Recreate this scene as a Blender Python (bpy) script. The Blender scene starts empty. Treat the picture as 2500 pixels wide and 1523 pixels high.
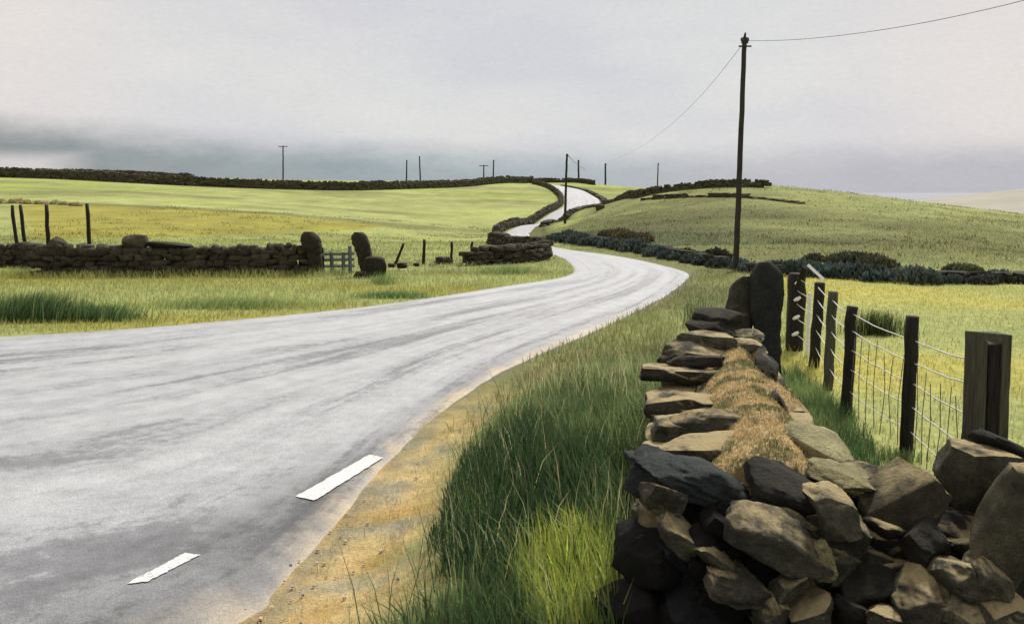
import bpy, bmesh, math, random
import numpy as np
from mathutils import Vector
R = math.radians
C = bpy.context.scene.collection
rng = np.random.default_rng(7)

# ------------------------------------------------------------------ camera
CAM_Z, F, HOR = 2.5, 2200.0, 470.0            # eye height (m), focal length (px of a 2500 px wide photo), horizon row
PITCH = math.atan((761.5 - HOR) / F)
cam_d = bpy.data.cameras.new('camera'); cam = bpy.data.objects.new('camera', cam_d); C.objects.link(cam)
cam_d.sensor_width = 36; cam_d.lens = 36 * F / 2500; cam_d.clip_end = 60000; cam_d.clip_start = .05
cam.location = (0, 0, CAM_Z); cam.rotation_euler = (R(90) - PITCH, 0, 0)
bpy.context.scene.camera = cam

# ------------------------------------------------------------------ light
SUN_EL, SUN_AZ = R(50), R(28)                  # sun beyond the scene, to the right (azimuth from +Y towards +X)
sd = bpy.data.lights.new('sun', 'SUN'); sd.energy = 5.0; sd.angle = R(11); sd.color = (1, .955, .87)
sun = bpy.data.objects.new('sun', sd); C.objects.link(sun)
sun.rotation_euler = Vector((-math.sin(SUN_AZ)*math.cos(SUN_EL), -math.cos(SUN_AZ)*math.cos(SUN_EL), -math.sin(SUN_EL))).to_track_quat('-Z', 'Y').to_euler()
vs = bpy.context.scene.view_settings
vs.view_transform = 'Standard'; vs.look = 'None'; vs.exposure = 0.0; vs.gamma = 1; vs.use_curve_mapping = False

def N(t, kind, **kw):
    n = t.nodes.new(kind)
    for k, v in kw.items():
        if k in n.inputs.keys(): n.inputs[k].default_value = v
        else: setattr(n, k, v)
    return n
def ramp(t, stops, interp='LINEAR'):
    n = t.nodes.new('ShaderNodeValToRGB'); e = n.color_ramp.elements; n.color_ramp.interpolation = interp
    while len(e) < len(stops): e.new(.5)
    for el, (p, c) in zip(e, stops):
        el.position = p; el.color = (c, c, c, 1) if isinstance(c, (int, float)) else (*c, 1)
    return n
def math_(t, op, a, b=None, c=None, clamp=False):
    n = t.nodes.new('ShaderNodeMath'); n.operation = op; n.use_clamp = clamp
    for i, v in enumerate((a, b, c)):
        if v is None: continue
        if isinstance(v, (int, float)): n.inputs[i].default_value = v
        else: t.links.new(v, n.inputs[i])
    return n.outputs[0]
def mix(t, fac, a, b, blend='MIX'):
    n = t.nodes.new('ShaderNodeMix'); n.data_type = 'RGBA'; n.blend_type = blend
    for s, v in ((n.inputs[0], fac), (n.inputs[6], a), (n.inputs[7], b)):
        if isinstance(v, (int, float)): s.default_value = v
        elif isinstance(v, tuple): s.default_value = (*v, 1)
        else: t.links.new(v, s)
    return n.outputs[2]

w = bpy.data.worlds.new('World'); bpy.context.scene.world = w; w.use_nodes = True
t = w.node_tree; t.nodes.clear(); L = t.links.new
tc = N(t, 'ShaderNodeTexCoord'); sep = N(t, 'ShaderNodeSeparateXYZ'); L(tc.outputs['Generated'], sep.inputs[0])
X_, Y_, Z_ = sep.outputs
hyp = math_(t, 'POWER', math_(t, 'ADD', math_(t, 'MULTIPLY', X_, X_), math_(t, 'MULTIPLY', Y_, Y_)), .5)
el = math_(t, 'DIVIDE', Z_, math_(t, 'MAXIMUM', hyp, .001))                      # tan of elevation
az = math_(t, 'DIVIDE', X_, math_(t, 'MAXIMUM', hyp, .001))                      # sin of azimuth
azn = math_(t, 'MULTIPLY_ADD', az, .8, .5, clamp=True)                           # 0.5 = straight ahead
mp = N(t, 'ShaderNodeMapping'); mp.inputs['Scale'].default_value = (1, 1, 3.2); L(tc.outputs['Generated'], mp.inputs[0])
n1 = N(t, 'ShaderNodeTexNoise', Scale=3.2, Detail=5.0, Roughness=.55); L(mp.outputs[0], n1.inputs['Vector'])
n2 = N(t, 'ShaderNodeTexNoise', Scale=9.0, Detail=8.0, Roughness=.65); L(mp.outputs[0], n2.inputs['Vector'])
n3 = N(t, 'ShaderNodeTexNoise', Scale=150.0, Detail=3.0, Roughness=.7); L(mp.outputs[0], n3.inputs['Vector'])
cloud = mix(t, ramp(t, [(.36, 0.), (.64, 1.)]).outputs[0], (.755, .755, .735), (.665, .665, .705)); L(n1.outputs[0], t.nodes[-2].inputs[0])
side = ramp(t, [(0, 1.), (.09, .95), (.22, .15), (.4, 0.), (.72, 0.), (.86, .75), (1, 1.)]); L(azn, side.inputs[0])
cloud = mix(t, math_(t, 'MULTIPLY', side.outputs[0], .8), cloud, (.83, .755, .72))
topr = ramp(t, [(.08, .071), (.20, .058), (.33, .050), (.5, .042), (.63, .040), (.75, .043), (1, .050)]); L(azn, topr.inputs[0])
bcol = ramp(t, [(.05, (.235, .262, .275)), (.2, (.285, .325, .335)), (.36, (.32, .385, .41)), (.55, (.39, .455, .485)), (.68, (.50, .505, .55)), (.95, (.49, .49, .54))]); L(azn, bcol.inputs[0])
tp = math_(t, 'ADD', topr.outputs[0], math_(t, 'MULTIPLY', math_(t, 'SUBTRACT', n2.outputs[0], .5), .03))
dist = math_(t, 'SUBTRACT', tp, el)
band = t.nodes.new('ShaderNodeMapRange'); band.interpolation_type = 'SMOOTHSTEP'; band.inputs[1].default_value = -.017; band.inputs[2].default_value = .024
L(dist, band.inputs[0])
low = t.nodes.new('ShaderNodeMapRange'); low.interpolation_type = 'SMOOTHSTEP'; low.inputs[1].default_value = .028; low.inputs[2].default_value = .045; low.inputs[3].default_value = .25; low.inputs[4].default_value = 1
L(el, low.inputs[0])
leftm = ramp(t, [(.12, 1.), (.17, 0.)]); L(azn, leftm.inputs[0])
lowf = math_(t, 'MAXIMUM', low.outputs[0], math_(t, 'SUBTRACT', 1., leftm.outputs[0]))
bandf = math_(t, 'MULTIPLY', band.outputs[0], math_(t, 'MULTIPLY', lowf, math_(t, 'MULTIPLY_ADD', n2.outputs[0], .5, .70, clamp=True)))
cloud = mix(t, bandf, cloud, bcol.outputs[0])
cloud = mix(t, 1., cloud, ramp(t, [(.3, .965), (.7, 1.03)]).outputs[0], 'MULTIPLY'); L(n3.outputs[0], t.nodes[-2].inputs[0])
sky = N(t, 'ShaderNodeTexSky', sky_type='NISHITA', sun_disc=False, sun_elevation=SUN_EL, sun_rotation=SUN_AZ)
b1 = N(t, 'ShaderNodeBackground', Strength=.08); L(sky.outputs[0], b1.inputs[0])
b2 = N(t, 'ShaderNodeBackground', Strength=1.0); L(cloud, b2.inputs[0])
ms = N(t, 'ShaderNodeMixShader'); ms.inputs[0].default_value = .97; L(b1.outputs[0], ms.inputs[1]); L(b2.outputs[0], ms.inputs[2])
L(ms.outputs[0], N(t, 'ShaderNodeOutputWorld').inputs[0])

# ------------------------------------------------------------------ numeric helpers
cp, sp = math.cos(PITCH), math.sin(PITCH)
def ray(px, py):
    a, b = (px - 1250) / F, (py - 761.5) / F
    y = cp - b * sp; z = -sp - b * cp
    return a / y, z / y                        # per metre of forward (Y) distance
def P(px, py, d):
    a, b = ray(px, py); return np.array((a * d, d, CAM_Z + b * d))
def G(px, py, z=0.):
    a, b = ray(px, py); d = (z - CAM_Z) / b; return np.array((a * d, d, z))
def hash3(i, j, k):
    n = (i * 374761393 + j * 668265263 + k * 2147483647 * 3 + 1013904223) & 0xffffffff
    n = ((n ^ (n >> 13)) * 1274126177) & 0xffffffff
    n = ((n ^ (n >> 16)) * 2246822519) & 0xffffffff
    return ((n ^ (n >> 15)) & 0xffff) / 65535.0
def vnoise(p):
    p = np.asarray(p, float); i = np.floor(p).astype(np.int64); f = p - i; f = f * f * (3 - 2 * f)
    o = 0
    for dx in (0, 1):
        for dy in (0, 1):
            for dz in (0, 1):
                wgt = (f[..., 0] if dx else 1 - f[..., 0]) * (f[..., 1] if dy else 1 - f[..., 1]) * (f[..., 2] if dz else 1 - f[..., 2])
                o = o + wgt * hash3(i[..., 0] + dx, i[..., 1] + dy, i[..., 2] + dz)
    return o
def fbm(p, o=4):
    s = 0; a = .5; p = np.asarray(p, float)
    for k in range(o): s = s + a * vnoise(p * 2 ** k + 17.3 * k); a *= .5
    return s / (1 - .5 ** o)
def n2d(x, y, s, o=4, seed=0.): return fbm(np.stack([x * s + seed, y * s + seed * 1.7, np.full_like(x, seed)], -1), o)
def sstep(a, b, x): q = np.clip((x - a) / (b - a), 0, 1); return q * q * (3 - 2 * q)
def inpoly(x, y, poly):
    r = np.zeros(np.shape(x), bool); n = len(poly)
    for i in range(n):
        x0, y0 = poly[i][:2]; x1, y1 = poly[(i + 1) % n][:2]
        if y0 == y1: continue
        r ^= ((y0 > y) != (y1 > y)) & (x < (x1 - x0) * (y - y0) / (y1 - y0) + x0)
    return r
def dline(x, y, pl):
    d = np.full(np.shape(x), 1e9)
    for (x0, y0), (x1, y1) in zip(pl[:-1], pl[1:]):
        vx, vy = x1 - x0, y1 - y0; q = np.clip(((x - x0) * vx + (y - y0) * vy) / (vx * vx + vy * vy + 1e-9), 0, 1)
        d = np.minimum(d, np.hypot(x - x0 - q * vx, y - y0 - q * vy))
    return d
def resample(pts, n):
    pts = np.asarray(pts, float); s = np.r_[0, np.cumsum(np.linalg.norm(np.diff(pts, axis=0), axis=1))]
    q = np.linspace(0, s[-1], n); return np.stack([np.interp(q, s, pts[:, k]) for k in range(pts.shape[1])], 1)
def smooth(pts, it=2):
    pts = np.asarray(pts, float)
    for _ in range(it):                         # Chaikin, ends kept
        a = pts[:-1] * .75 + pts[1:] * .25; b = pts[:-1] * .25 + pts[1:] * .75
        pts = np.vstack([pts[:1], np.stack([a, b], 1).reshape(-1, pts.shape[1]), pts[-1:]])
    return pts

# ------------------------------------------------------------------ terrain shape
K = [(x, y, 0.) for x in range(-36, 13, 6) for y in (-14, -8, -2, 4, 10, 16, 22)]
K += [(x, y, 0.) for x in (-36, -28, -20, -12, -6, -1) for y in (28, 34)] + [(x, y, 0.) for x in (18, 24, 30) for y in (-8, 2, 12)]
K += [tuple(G(*q)) for q in ((1690, 672), (1400, 660), (1340, 608), (1550, 632), (1795, 660), (2100, 680), (2500, 695), (2900, 705), (1450, 617), (2100, 740), (2400, 740))]
for q in ((-300, 600, 42), (0, 600, 42), (400, 600, 42), (800, 600, 42), (1100, 600, 43),
          (-400, 480, 90), (0, 490, 90), (400, 503, 90), (800, 528, 86), (1050, 552, 80), (1180, 560, 84),
          (-500, 420, 140), (0, 432, 135), (300, 442, 135), (600, 455, 138), (900, 461, 148), (1100, 455, 172), (1250, 448, 186), (1330, 447, 200), (1420, 446, 205), (1500, 455, 205), (1620, 465, 190),
          (1240, 580, 75), (1310, 549, 88), (1370, 524, 102), (1400, 510, 115), (1425, 500, 130), (1430, 485, 145), (1410, 467, 170), (1370, 458, 182), (1325, 451, 192),
          (1290, 585, 56), (1390, 545, 92), (1340, 575, 60), (1500, 585, 46), (1650, 615, 37),
          (1480, 500, 95), (1600, 474, 88), (1700, 459, 88), (1820, 453, 86), (2000, 468, 82), (2250, 498, 77), (2500, 528, 72), (2800, 560, 68),
          (1450, 540, 66), (1600, 550, 56), (1800, 560, 52), (2100, 585, 44), (2400, 615, 38), (2700, 640, 38)):
    K.append(tuple(P(*q)))
K += [(x, 265, z) for x, z in ((-160, 5), (-100, 4), (-40, 3), (0, 2), (40, 1), (100, -4), (160, -8))]
K += [(25, 120, 1.), (45, 125, -1.), (70, 120, -4.), (60, 170, -5), (100, 150, -7), (35, 175, 0.)]
K += [(-90, 60, 1.), (-120, 0, 0), (90, 0, 0), (90, 60, -3), (-170, 140, 7), (0, -80, 0), (80, -80, 0), (-80, -80, 0)]
K = np.array(K); SC = 40.0
def tps_phi(r2): return .5 * r2 * np.log(np.maximum(r2, 1e-12))
kp = K[:, :2] / SC; n = len(kp)
A = tps_phi(((kp[:, None] - kp[None]) ** 2).sum(-1)) + np.eye(n) * 2e-4
Pm = np.c_[np.ones(n), kp]; M = np.block([[A, Pm], [Pm.T, np.zeros((3, 3))]])
SOL = np.linalg.solve(M, np.r_[K[:, 2], 0, 0, 0])
def tps(x, y):
    q = np.stack([np.ravel(x), np.ravel(y)], 1) / SC; o = np.empty(len(q))
    for i in range(0, len(q), 20000):
        b = q[i:i + 20000]; o[i:i + 20000] = tps_phi(((b[:, None] - kp[None]) ** 2).sum(-1)) @ SOL[:n] + SOL[n] + b @ SOL[n + 1:]
    return o.reshape(np.shape(x))
# road edges (right edge from the near end; left edge likewise)
RE = [(-9, -6, 0), (-3.2, 2.2, 0)] + [tuple(G(*q)) for q in ((655, 1523), (700, 1440), (795, 1345), (872, 1235), (955, 1130), (1040, 1043), (1168, 942), (1305, 872), (1440, 818), (1560, 760), (1640, 716), (1684, 680), (1686, 668), (1640, 654), (1550, 633), (1450, 618), (1340, 608))]
RE += [tuple(P(*q)) for q in ((1300, 592, 56), (1282, 578, 75), (1325, 554, 88), (1385, 532, 102), (1430, 516, 115), (1466, 501, 130), (1462, 486, 145), (1432, 467, 170), (1392, 458, 182), (1326, 451, 194))]
LE = [(-34, 10, 0), (-22, 13.2, 0)] + [tuple(G(*q)) for q in ((-150, 832), (0, 822), (200, 811), (400, 796), (620, 777), (830, 757), (960, 741), (1060, 727), (1250, 697), (1350, 684), (1392, 672), (1403, 660), (1392, 644), (1370, 628), (1290, 606))]
LE += [tuple(P(*q)) for q in ((1240, 592, 56), (1215, 578, 75), (1275, 552, 88), (1335, 525, 102), (1368, 512, 115), (1384, 500, 130), (1380, 484, 145), (1356, 467, 170), (1336, 458, 182), (1300, 450, 194))]
RE, LE = smooth(np.array(RE)[:, :2]), smooth(np.array(LE)[:, :2])
ROAD = np.vstack([RE, LE[::-1]])
def wall_left(y): return .63 + (y - 4.67) * .209          # left face of the near wall
def bank(x, y):                                           # grassy bank between road and near wall
    s = dline(x, y, RE); s = np.where(inpoly(x, y, ROAD), 0, s)
    f = sstep(.35, 1.5, s) * sstep(.9, .1, x - wall_left(y)) * sstep(15, 8.5, y) * sstep(-3, 0, y)
    return .42 * f + .05 * sstep(.0, .5, s) * (n2d(x, y, 1.1, 3) - .3) * sstep(40, 30, y)
def ter(x, y):
    x = np.asarray(x, float); y = np.asarray(y, float)
    r = np.hypot(x, y); k = sstep(235, 520, r)
    z = tps(x, y); z = np.where(r > 235, np.clip(z, -12, 14), z)
    z = z * (1 - k) - 26 * k
    nr = (y < 17) & (np.abs(x) < 12)
    return z + np.where(nr, bank(x, y), 0)
def T(x, y): return float(ter(np.array([x]), np.array([y]))[0])
def H(px, py, dmin=4., dmax=240.):                        # where the line of sight meets the ground
    a, b = ray(px, py); d = np.exp(np.linspace(math.log(dmin), math.log(dmax), 1600))
    zz = ter(a * d, d); below = np.nonzero(CAM_Z + b * d <= zz)[0]
    d0 = d[below[0]] if len(below) else d[np.argmin(CAM_Z + b * d - zz)]
    return np.array((a * d0, d0, T(a * d0, d0)))
def pxm(d): return d / F                                  # metres per photo pixel at distance d

# ------------------------------------------------------------------ mesh helpers
class MB:
    def __init__(s): s.v = []; s.f = []; s.c = []; s.n = 0
    def add(s, v, f, col=None):
        v = np.asarray(v, float); s.v.append(v); s.f += [tuple(int(i) + s.n for i in q) for q in f]
        s.c.append(np.broadcast_to(np.array(col if col is not None else (1, 1, 1), float), (len(v), 3))); s.n += len(v); return s
    def build(s, name, m, parent=None, shade=True, loc=None):
        v = np.vstack(s.v)
        if parent is not None and loc is None: v = v - np.array(parent.location)
        if loc is not None: v = v - np.array(loc)
        me = bpy.data.meshes.new(name); me.from_pydata(v.tolist(), [], s.f); me.update()
        a = me.color_attributes.new('Col', 'FLOAT_COLOR', 'POINT'); c = np.c_[np.vstack(s.c), np.ones(s.n)]
        a.data.foreach_set('color', c.astype(np.float32).ravel())
        if shade: me.polygons.foreach_set('use_smooth', [True] * len(me.polygons))
        if shade == 'rock': me.set_sharp_from_angle(angle=R(48))
        me.materials.append(m); o = bpy.data.objects.new(name, me); C.objects.link(o)
        if parent is not None: o.parent = parent
        elif loc is not None: o.location = loc
        return o
def tag(o, label=None, cat=None, group=None, kind=None):
    for k, v in (('label', label), ('category', cat), ('group', group), ('kind', kind)):
        if v: o[k] = v
    return o
def thing(name, loc, label, cat, group=None):
    o = bpy.data.objects.new(name, None); C.objects.link(o); o.location = tuple(map(float, loc)); o.empty_display_size = .2
    return tag(o, label, cat, group)
_tpl = {}
def cube_tpl(k):
    if k not in _tpl:
        bm = bmesh.new(); bmesh.ops.create_cube(bm, size=2)
        if k > 1: bmesh.ops.subdivide_edges(bm, edges=bm.edges[:], cuts=k - 1, use_grid_fill=True)
        bm.verts.index_update(); v = np.array([q.co[:] for q in bm.verts]); f = [[x.index for x in q.verts] for q in bm.faces]; bm.free()
        _tpl[k] = (v, f)
    return _tpl[k]
def rotm(rx, ry, rz):
    cx, sx, cy, sy, cz, sz = math.cos(rx), math.sin(rx), math.cos(ry), math.sin(ry), math.cos(rz), math.sin(rz)
    return np.array([[cz, -sz, 0], [sz, cz, 0], [0, 0, 1]]) @ np.array([[cy, 0, sy], [0, 1, 0], [-sy, 0, cy]]) @ np.array([[1, 0, 0], [0, cx, -sx], [0, sx, cx]])
def rock(mb, loc, half, rot=(0, 0, 0), k=3, box=.6, cuts=6, rough=.10, col=(1, 1, 1), taper=0.):
    v, f = cube_tpl(k); s = v / np.linalg.norm(v, axis=1)[:, None]
    p = v * box + s * (1 - box) * 1.12
    for _ in range(cuts):
        q = rng.normal(size=3); q /= np.linalg.norm(q); c = rng.uniform(.72, .98); p = p - np.outer(np.maximum(p @ q - c, 0) * .92, q)
    off = rng.uniform(0, 90, 3)
    if k > 2:
        p = p + s * ((fbm(p * 1.4 + off, 3) - .5) * rough * 2.4)[:, None]
        if k > 7: p = p + s * ((fbm(p * 6 + off, 3) - .5) * rough * .7)[:, None]
    else: p = p * (1 + rng.uniform(-rough, rough, p.shape) * 1.2)
    if taper: p[:, :2] *= (1 + taper * p[:, 2:3])
    p = (p * np.array(half)) @ rotm(*rot).T + np.array(loc)
    mb.add(p, f, col); return mb
def tube(mb, pts, radii, seg=8, col=(1, 1, 1), cap=True, wob=0.):
    pts = np.asarray(pts, float); m = len(pts); V = []
    radii = np.broadcast_to(np.array(radii, float), (m,))
    for i in range(m):
        d = pts[min(i + 1, m - 1)] - pts[max(i - 1, 0)]; d /= np.linalg.norm(d) + 1e-9
        u = np.cross(d, (0, 1, 0) if abs(d[1]) < .8 else (1, 0, 0)); u /= np.linalg.norm(u); ww = np.cross(d, u)
        for j in range(seg):
            a = 2 * math.pi * j / seg; r = radii[i] * (1 + rng.uniform(-wob, wob)); V.append(pts[i] + r * (math.cos(a) * u + math.sin(a) * ww))
    Fc = [(i * seg + j, i * seg + (j + 1) % seg, (i + 1) * seg + (j + 1) % seg, (i + 1) * seg + j) for i in range(m - 1) for j in range(seg)]
    if cap: Fc += [tuple(range(seg))[::-1], tuple((m - 1) * seg + j for j in range(seg))]
    mb.add(np.array(V), Fc, col); return mb
def blades(name, base, h, lean, width, col, m, parent=None, az=None, curve=1.5):
    """one mesh of grass blades: base (n,3), h (n), lean (n) fraction, width (n), col (n,3)"""
    k = len(base); az = rng.uniform(0, 2 * math.pi, k) if az is None else az
    fa = rng.uniform(0, 2 * math.pi, k)
    wv = np.stack([np.cos(fa), np.sin(fa), np.zeros(k)], 1) * (width / 2)[:, None]
    ld = np.stack([np.cos(az), np.sin(az), np.zeros(k)], 1) * (lean * h)[:, None]; up = np.array([0, 0, 1.])
    mid = base + up * (h * .55)[:, None] + ld * .55 ** curve
    tip = base + up * (h * np.sqrt(np.maximum(1 - (lean * .8) ** 2, .15)))[:, None] + ld
    lo = base - up * .03
    V = np.stack([lo - wv, lo + wv, mid - wv * .75, mid + wv * .75, tip], 1).reshape(-1, 3)
    if parent is not None: V = V - np.array(parent.location)
    i = np.arange(k)[:, None] * 5
    loops = np.concatenate([i + [0, 1, 3, 2], i + [2, 3, 4]], 1).ravel().astype(np.int32)
    st = (np.arange(k)[:, None] * 7 + [0, 4]).ravel().astype(np.int32); tot = np.tile([4, 3], k).astype(np.int32)
    me = bpy.data.meshes.new(name); me.vertices.add(5 * k); me.vertices.foreach_set('co', V.astype(np.float32).ravel())
    me.loops.add(7 * k); me.loops.foreach_set('vertex_index', loops)
    me.polygons.add(2 * k); me.polygons.foreach_set('loop_start', st); me.polygons.foreach_set('loop_total', tot)
    me.update(calc_edges=True)
    a = me.color_attributes.new('Col', 'FLOAT_COLOR', 'POINT'); c = np.repeat(np.c_[col, np.ones(k)], 5, 0)
    a.data.foreach_set('color', c.astype(np.float32).ravel()); me.materials.append(m)
    o = bpy.data.objects.new(name, me); C.objects.link(o)
    if parent is not None: o.parent = parent
    return o

# ------------------------------------------------------------------ materials
def new_mat(name):
    m = bpy.data.materials.new(name); m.use_nodes = True; t = m.node_tree; t.nodes.clear()
    p = N(t, 'ShaderNodeBsdfPrincipled'); o = N(t, 'ShaderNodeOutputMaterial'); t.links.new(p.outputs[0], o.inputs[0]); return m, t, p
def bump(t, p, h, strength, dist=.05):
    b = N(t, 'ShaderNodeBump', Strength=strength, Distance=dist); t.links.new(h, b.inputs['Height']); t.links.new(b.outputs[0], p.inputs['Normal'])
def noise(t, vec, scale, detail=6., rough=.6, dist=0.):
    q = N(t, 'ShaderNodeTexNoise', Scale=scale, Detail=detail, Roughness=rough, Distortion=dist); t.links.new(vec, q.inputs['Vector']); return q.outputs[0]
def rmp(t, val, stops, interp='LINEAR'):
    q = ramp(t, stops, interp); t.links.new(val, q.inputs[0]); return q.outputs[0]
def attr(t): return N(t, 'ShaderNodeAttribute', attribute_name='Col').outputs[0]
def stone_mat(name, dark, mid, lich, amount=.5, scale=1., lit_moss=None, rough=.9):
    m, t, p = new_mat(name); v = N(t, 'ShaderNodeTexCoord').outputs['Object']
    g = noise(t, v, 5 * scale, 8, .65); fine = noise(t, v, 38 * scale, 6, .7); pat = noise(t, v, 3.1 * scale, 7, .62, .6)
    c = rmp(t, g, [(.3, dark), (.72, mid)])
    c = mix(t, rmp(t, fine, [(.35, .0), (.75, .55)]), c, tuple(x * .45 for x in dark)); vf = noise(t, v, 130 * scale, 4, .75); c = mix(t, 1., c, rmp(t, vf, [(.3, .55), (.7, 1.45)]), 'MULTIPLY')
    c = mix(t, 1., c, attr(t), 'MULTIPLY')
    c = mix(t, rmp(t, pat, [(.5 + .2 * (1 - amount), 0.), (.62 + .2 * (1 - amount), .85)]), c, mix(t, fine, lich, tuple(x * .55 for x in lich)))
    if lit_moss:
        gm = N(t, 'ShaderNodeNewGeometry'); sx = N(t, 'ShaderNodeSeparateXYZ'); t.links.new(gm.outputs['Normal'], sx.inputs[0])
        up = math_(t, 'MULTIPLY', rmp(t, sx.outputs[2], [(.55, 0.), (.92, 1.)]), rmp(t, noise(t, v, 2.3 * scale, 6, .65), [(.40, 0.), (.52, .9)]))  # moss patches that also paint up-facing stone tops paler, as if lit
        c = mix(t, up, c, mix(t, fine, lit_moss, tuple(x * .5 for x in lit_moss)))
    t.links.new(c, p.inputs['Base Color']); p.inputs['Roughness'].default_value = rough; p.inputs['Specular IOR Level'].default_value = .25
    bump(t, p, math_(t, 'MULTIPLY_ADD', g, .7, math_(t, 'MULTIPLY', fine, .6)), 1.0, .05 / scale); return m
M_STONE = stone_mat('weathered_stone', (.018, .018, .014), (.112, .106, .076), (.50, .43, .26), .50, 1.3, lit_moss=(.52, .42, .22))
M_STONEDK = stone_mat('dark_stone', (.012, .012, .009), (.050, .045, .031), (.24, .21, .13), .28, 1.3)
M_STONEBL = stone_mat('blue_black_stone', (.016, .021, .023), (.055, .066, .068), (.25, .22, .14), .25)
M_STONELT = stone_mat('lichened_pale_stone', (.16, .15, .08), (.50, .46, .24), (.62, .54, .28), .6, .9)
M_FAR = stone_mat('far_wall_stone', (.040, .038, .022), (.115, .105, .065), (.19, .17, .10), .4, .5)
M_WALLBR = stone_mat('brown_lichened_stone', (.022, .019, .014), (.105, .090, .060), (.27, .23, .14), .42, 1.1)
def leaf_mat(name, trans=.5, rough=.6):
    m, t, p = new_mat(name); a = attr(t); t.links.new(a, p.inputs['Base Color']); p.inputs['Roughness'].default_value = rough; p.inputs['Specular IOR Level'].default_value = .2
    tr = N(t, 'ShaderNodeBsdfTranslucent'); t.links.new(a, tr.inputs[0]); mx = N(t, 'ShaderNodeMixShader'); mx.inputs[0].default_value = trans
    t.links.new(p.outputs[0], mx.inputs[1]); t.links.new(tr.outputs[0], mx.inputs[2])
    o = [q for q in t.nodes if q.type == 'OUTPUT_MATERIAL'][0]; t.links.new(mx.outputs[0], o.inputs[0]); return m
M_GRASS = leaf_mat('grass_blade'); M_LEAF = leaf_mat('hedge_leaf', .35)
def wood_mat(name, dark, lite):
    m, t, p = new_mat(name); v = N(t, 'ShaderNodeTexCoord').outputs['Object']; mp = N(t, 'ShaderNodeMapping'); mp.inputs['Scale'].default_value = (14, 14, 1.1); t.links.new(v, mp.inputs[0])
    g = noise(t, mp.outputs[0], 3, 8, .7); c = rmp(t, g, [(.32, dark), (.7, lite)]); c = mix(t, 1., c, attr(t), 'MULTIPLY')
    t.links.new(c, p.inputs['Base Color']); p.inputs['Roughness'].default_value = .85; p.inputs['Specular IOR Level'].default_value = .2; bump(t, p, g, .6, .02); return m
M_WOOD = wood_mat('dark_weathered_wood', (.008, .008, .006), (.035, .032, .024))
M_WOODLT = wood_mat('olive_weathered_wood', (.035, .036, .024), (.115, .11, .072))
M_POLE = wood_mat('creosoted_pole_wood', (.016, .015, .012), (.055, .050, .040))
M_GREYWOOD = wood_mat('grey_weathered_wood', (.07, .085, .092), (.19, .215, .23))
def plain(name, col, rough=.5, metal=0.):
    m, t, p = new_mat(name); v = N(t, 'ShaderNodeTexCoord').outputs['Object']; c = mix(t, noise(t, v, 30, 4, .6), tuple(x * .75 for x in col), col)
    t.links.new(c, p.inputs['Base Color']); p.inputs['Roughness'].default_value = rough; p.inputs['Metallic'].default_value = metal; return m
M_WIRE = plain('galvanised_wire', (.62, .62, .58), .5, .3); M_NET = plain('rusty_net_wire', (.10, .085, .05), .7); M_CABLE = plain('black_cable', (.05, .05, .055), .7)
M_WHITE = plain('white_paint', (.8, .8, .78), .5); M_PORC = plain('white_porcelain', (.8, .8, .76), .25)
# ground
M_GROUND, t, p = new_mat('grass_ground'); v = N(t, 'ShaderNodeTexCoord').outputs['Object']
a = attr(t); g1 = noise(t, v, .35, 8, .7); g2 = noise(t, v, 4.5, 8, .75); g3 = noise(t, v, 45, 4, .7)
c = mix(t, 1., a, rmp(t, g1, [(.3, (.80, .86, .78)), (.7, (1.18, 1.12, 1.0))]), 'MULTIPLY')
c = mix(t, 1., c, rmp(t, g2, [(.3, .66), (.7, 1.28)]), 'MULTIPLY'); c = mix(t, 1., c, rmp(t, g3, [(.3, .72), (.7, 1.22)]), 'MULTIPLY')
t.links.new(c, p.inputs['Base Color']); p.inputs['Roughness'].default_value = .95; p.inputs['Specular IOR Level'].default_value = .1
bump(t, p, math_(t, 'ADD', g2, math_(t, 'MULTIPLY', g3, .4)), .7, .12)
# road
M_ROAD, t, p = new_mat('worn_asphalt'); uv = N(t, 'ShaderNodeUVMap', uv_map='UVMap').outputs[0]; v = N(t, 'ShaderNodeTexCoord').outputs['Object']
mp = N(t, 'ShaderNodeMapping'); mp.inputs['Scale'].default_value = (9, .10, 1); t.links.new(uv, mp.inputs[0])
st = noise(t, mp.outputs[0], 1.0, 7, .62, .25); mp2 = N(t, 'ShaderNodeMapping'); mp2.inputs['Scale'].default_value = (28, .5, 1); t.links.new(uv, mp2.inputs[0]); st2 = noise(t, mp2.outputs[0], 1., 6, .65)
gr = noise(t, v, 60, 5, .75); gr2 = noise(t, v, 8, 6, .7); ag = N(t, 'ShaderNodeTexVoronoi', Scale=110.); t.links.new(v, ag.inputs['Vector'])
wear = math_(t, 'ADD', math_(t, 'MULTIPLY', st, .62), math_(t, 'ADD', math_(t, 'MULTIPLY', st2, .20), math_(t, 'MULTIPLY', gr2, .18)))
c = rmp(t, wear, [(.37, (.14, .141, .143)), (.44, (.205, .206, .208)), (.475, (.31, .31, .308)), (.56, (.385, .385, .378))])
an = N(t, 'ShaderNodeAttribute', attribute_name='Col'); c = mix(t, math_(t, 'MULTIPLY_ADD', an.outputs['Alpha'], .65, .35), (.33, .33, .33), c); c = mix(t, 1., c, (.96, .985, 1.05), 'MULTIPLY'); c = mix(t, 1., c, an.outputs[0], 'MULTIPLY')
c = mix(t, 1., c, rmp(t, gr, [(.3, .62), (.7, 1.30)]), 'MULTIPLY'); c = mix(t, 1., c, rmp(t, noise(t, v, 2.2, 6, .7), [(.3, .84), (.7, 1.12)]), 'MULTIPLY')
t.links.new(c, p.inputs['Base Color']); p.inputs['Roughness'].default_value = .75; p.inputs['Specular IOR Level'].default_value = .35
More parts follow.
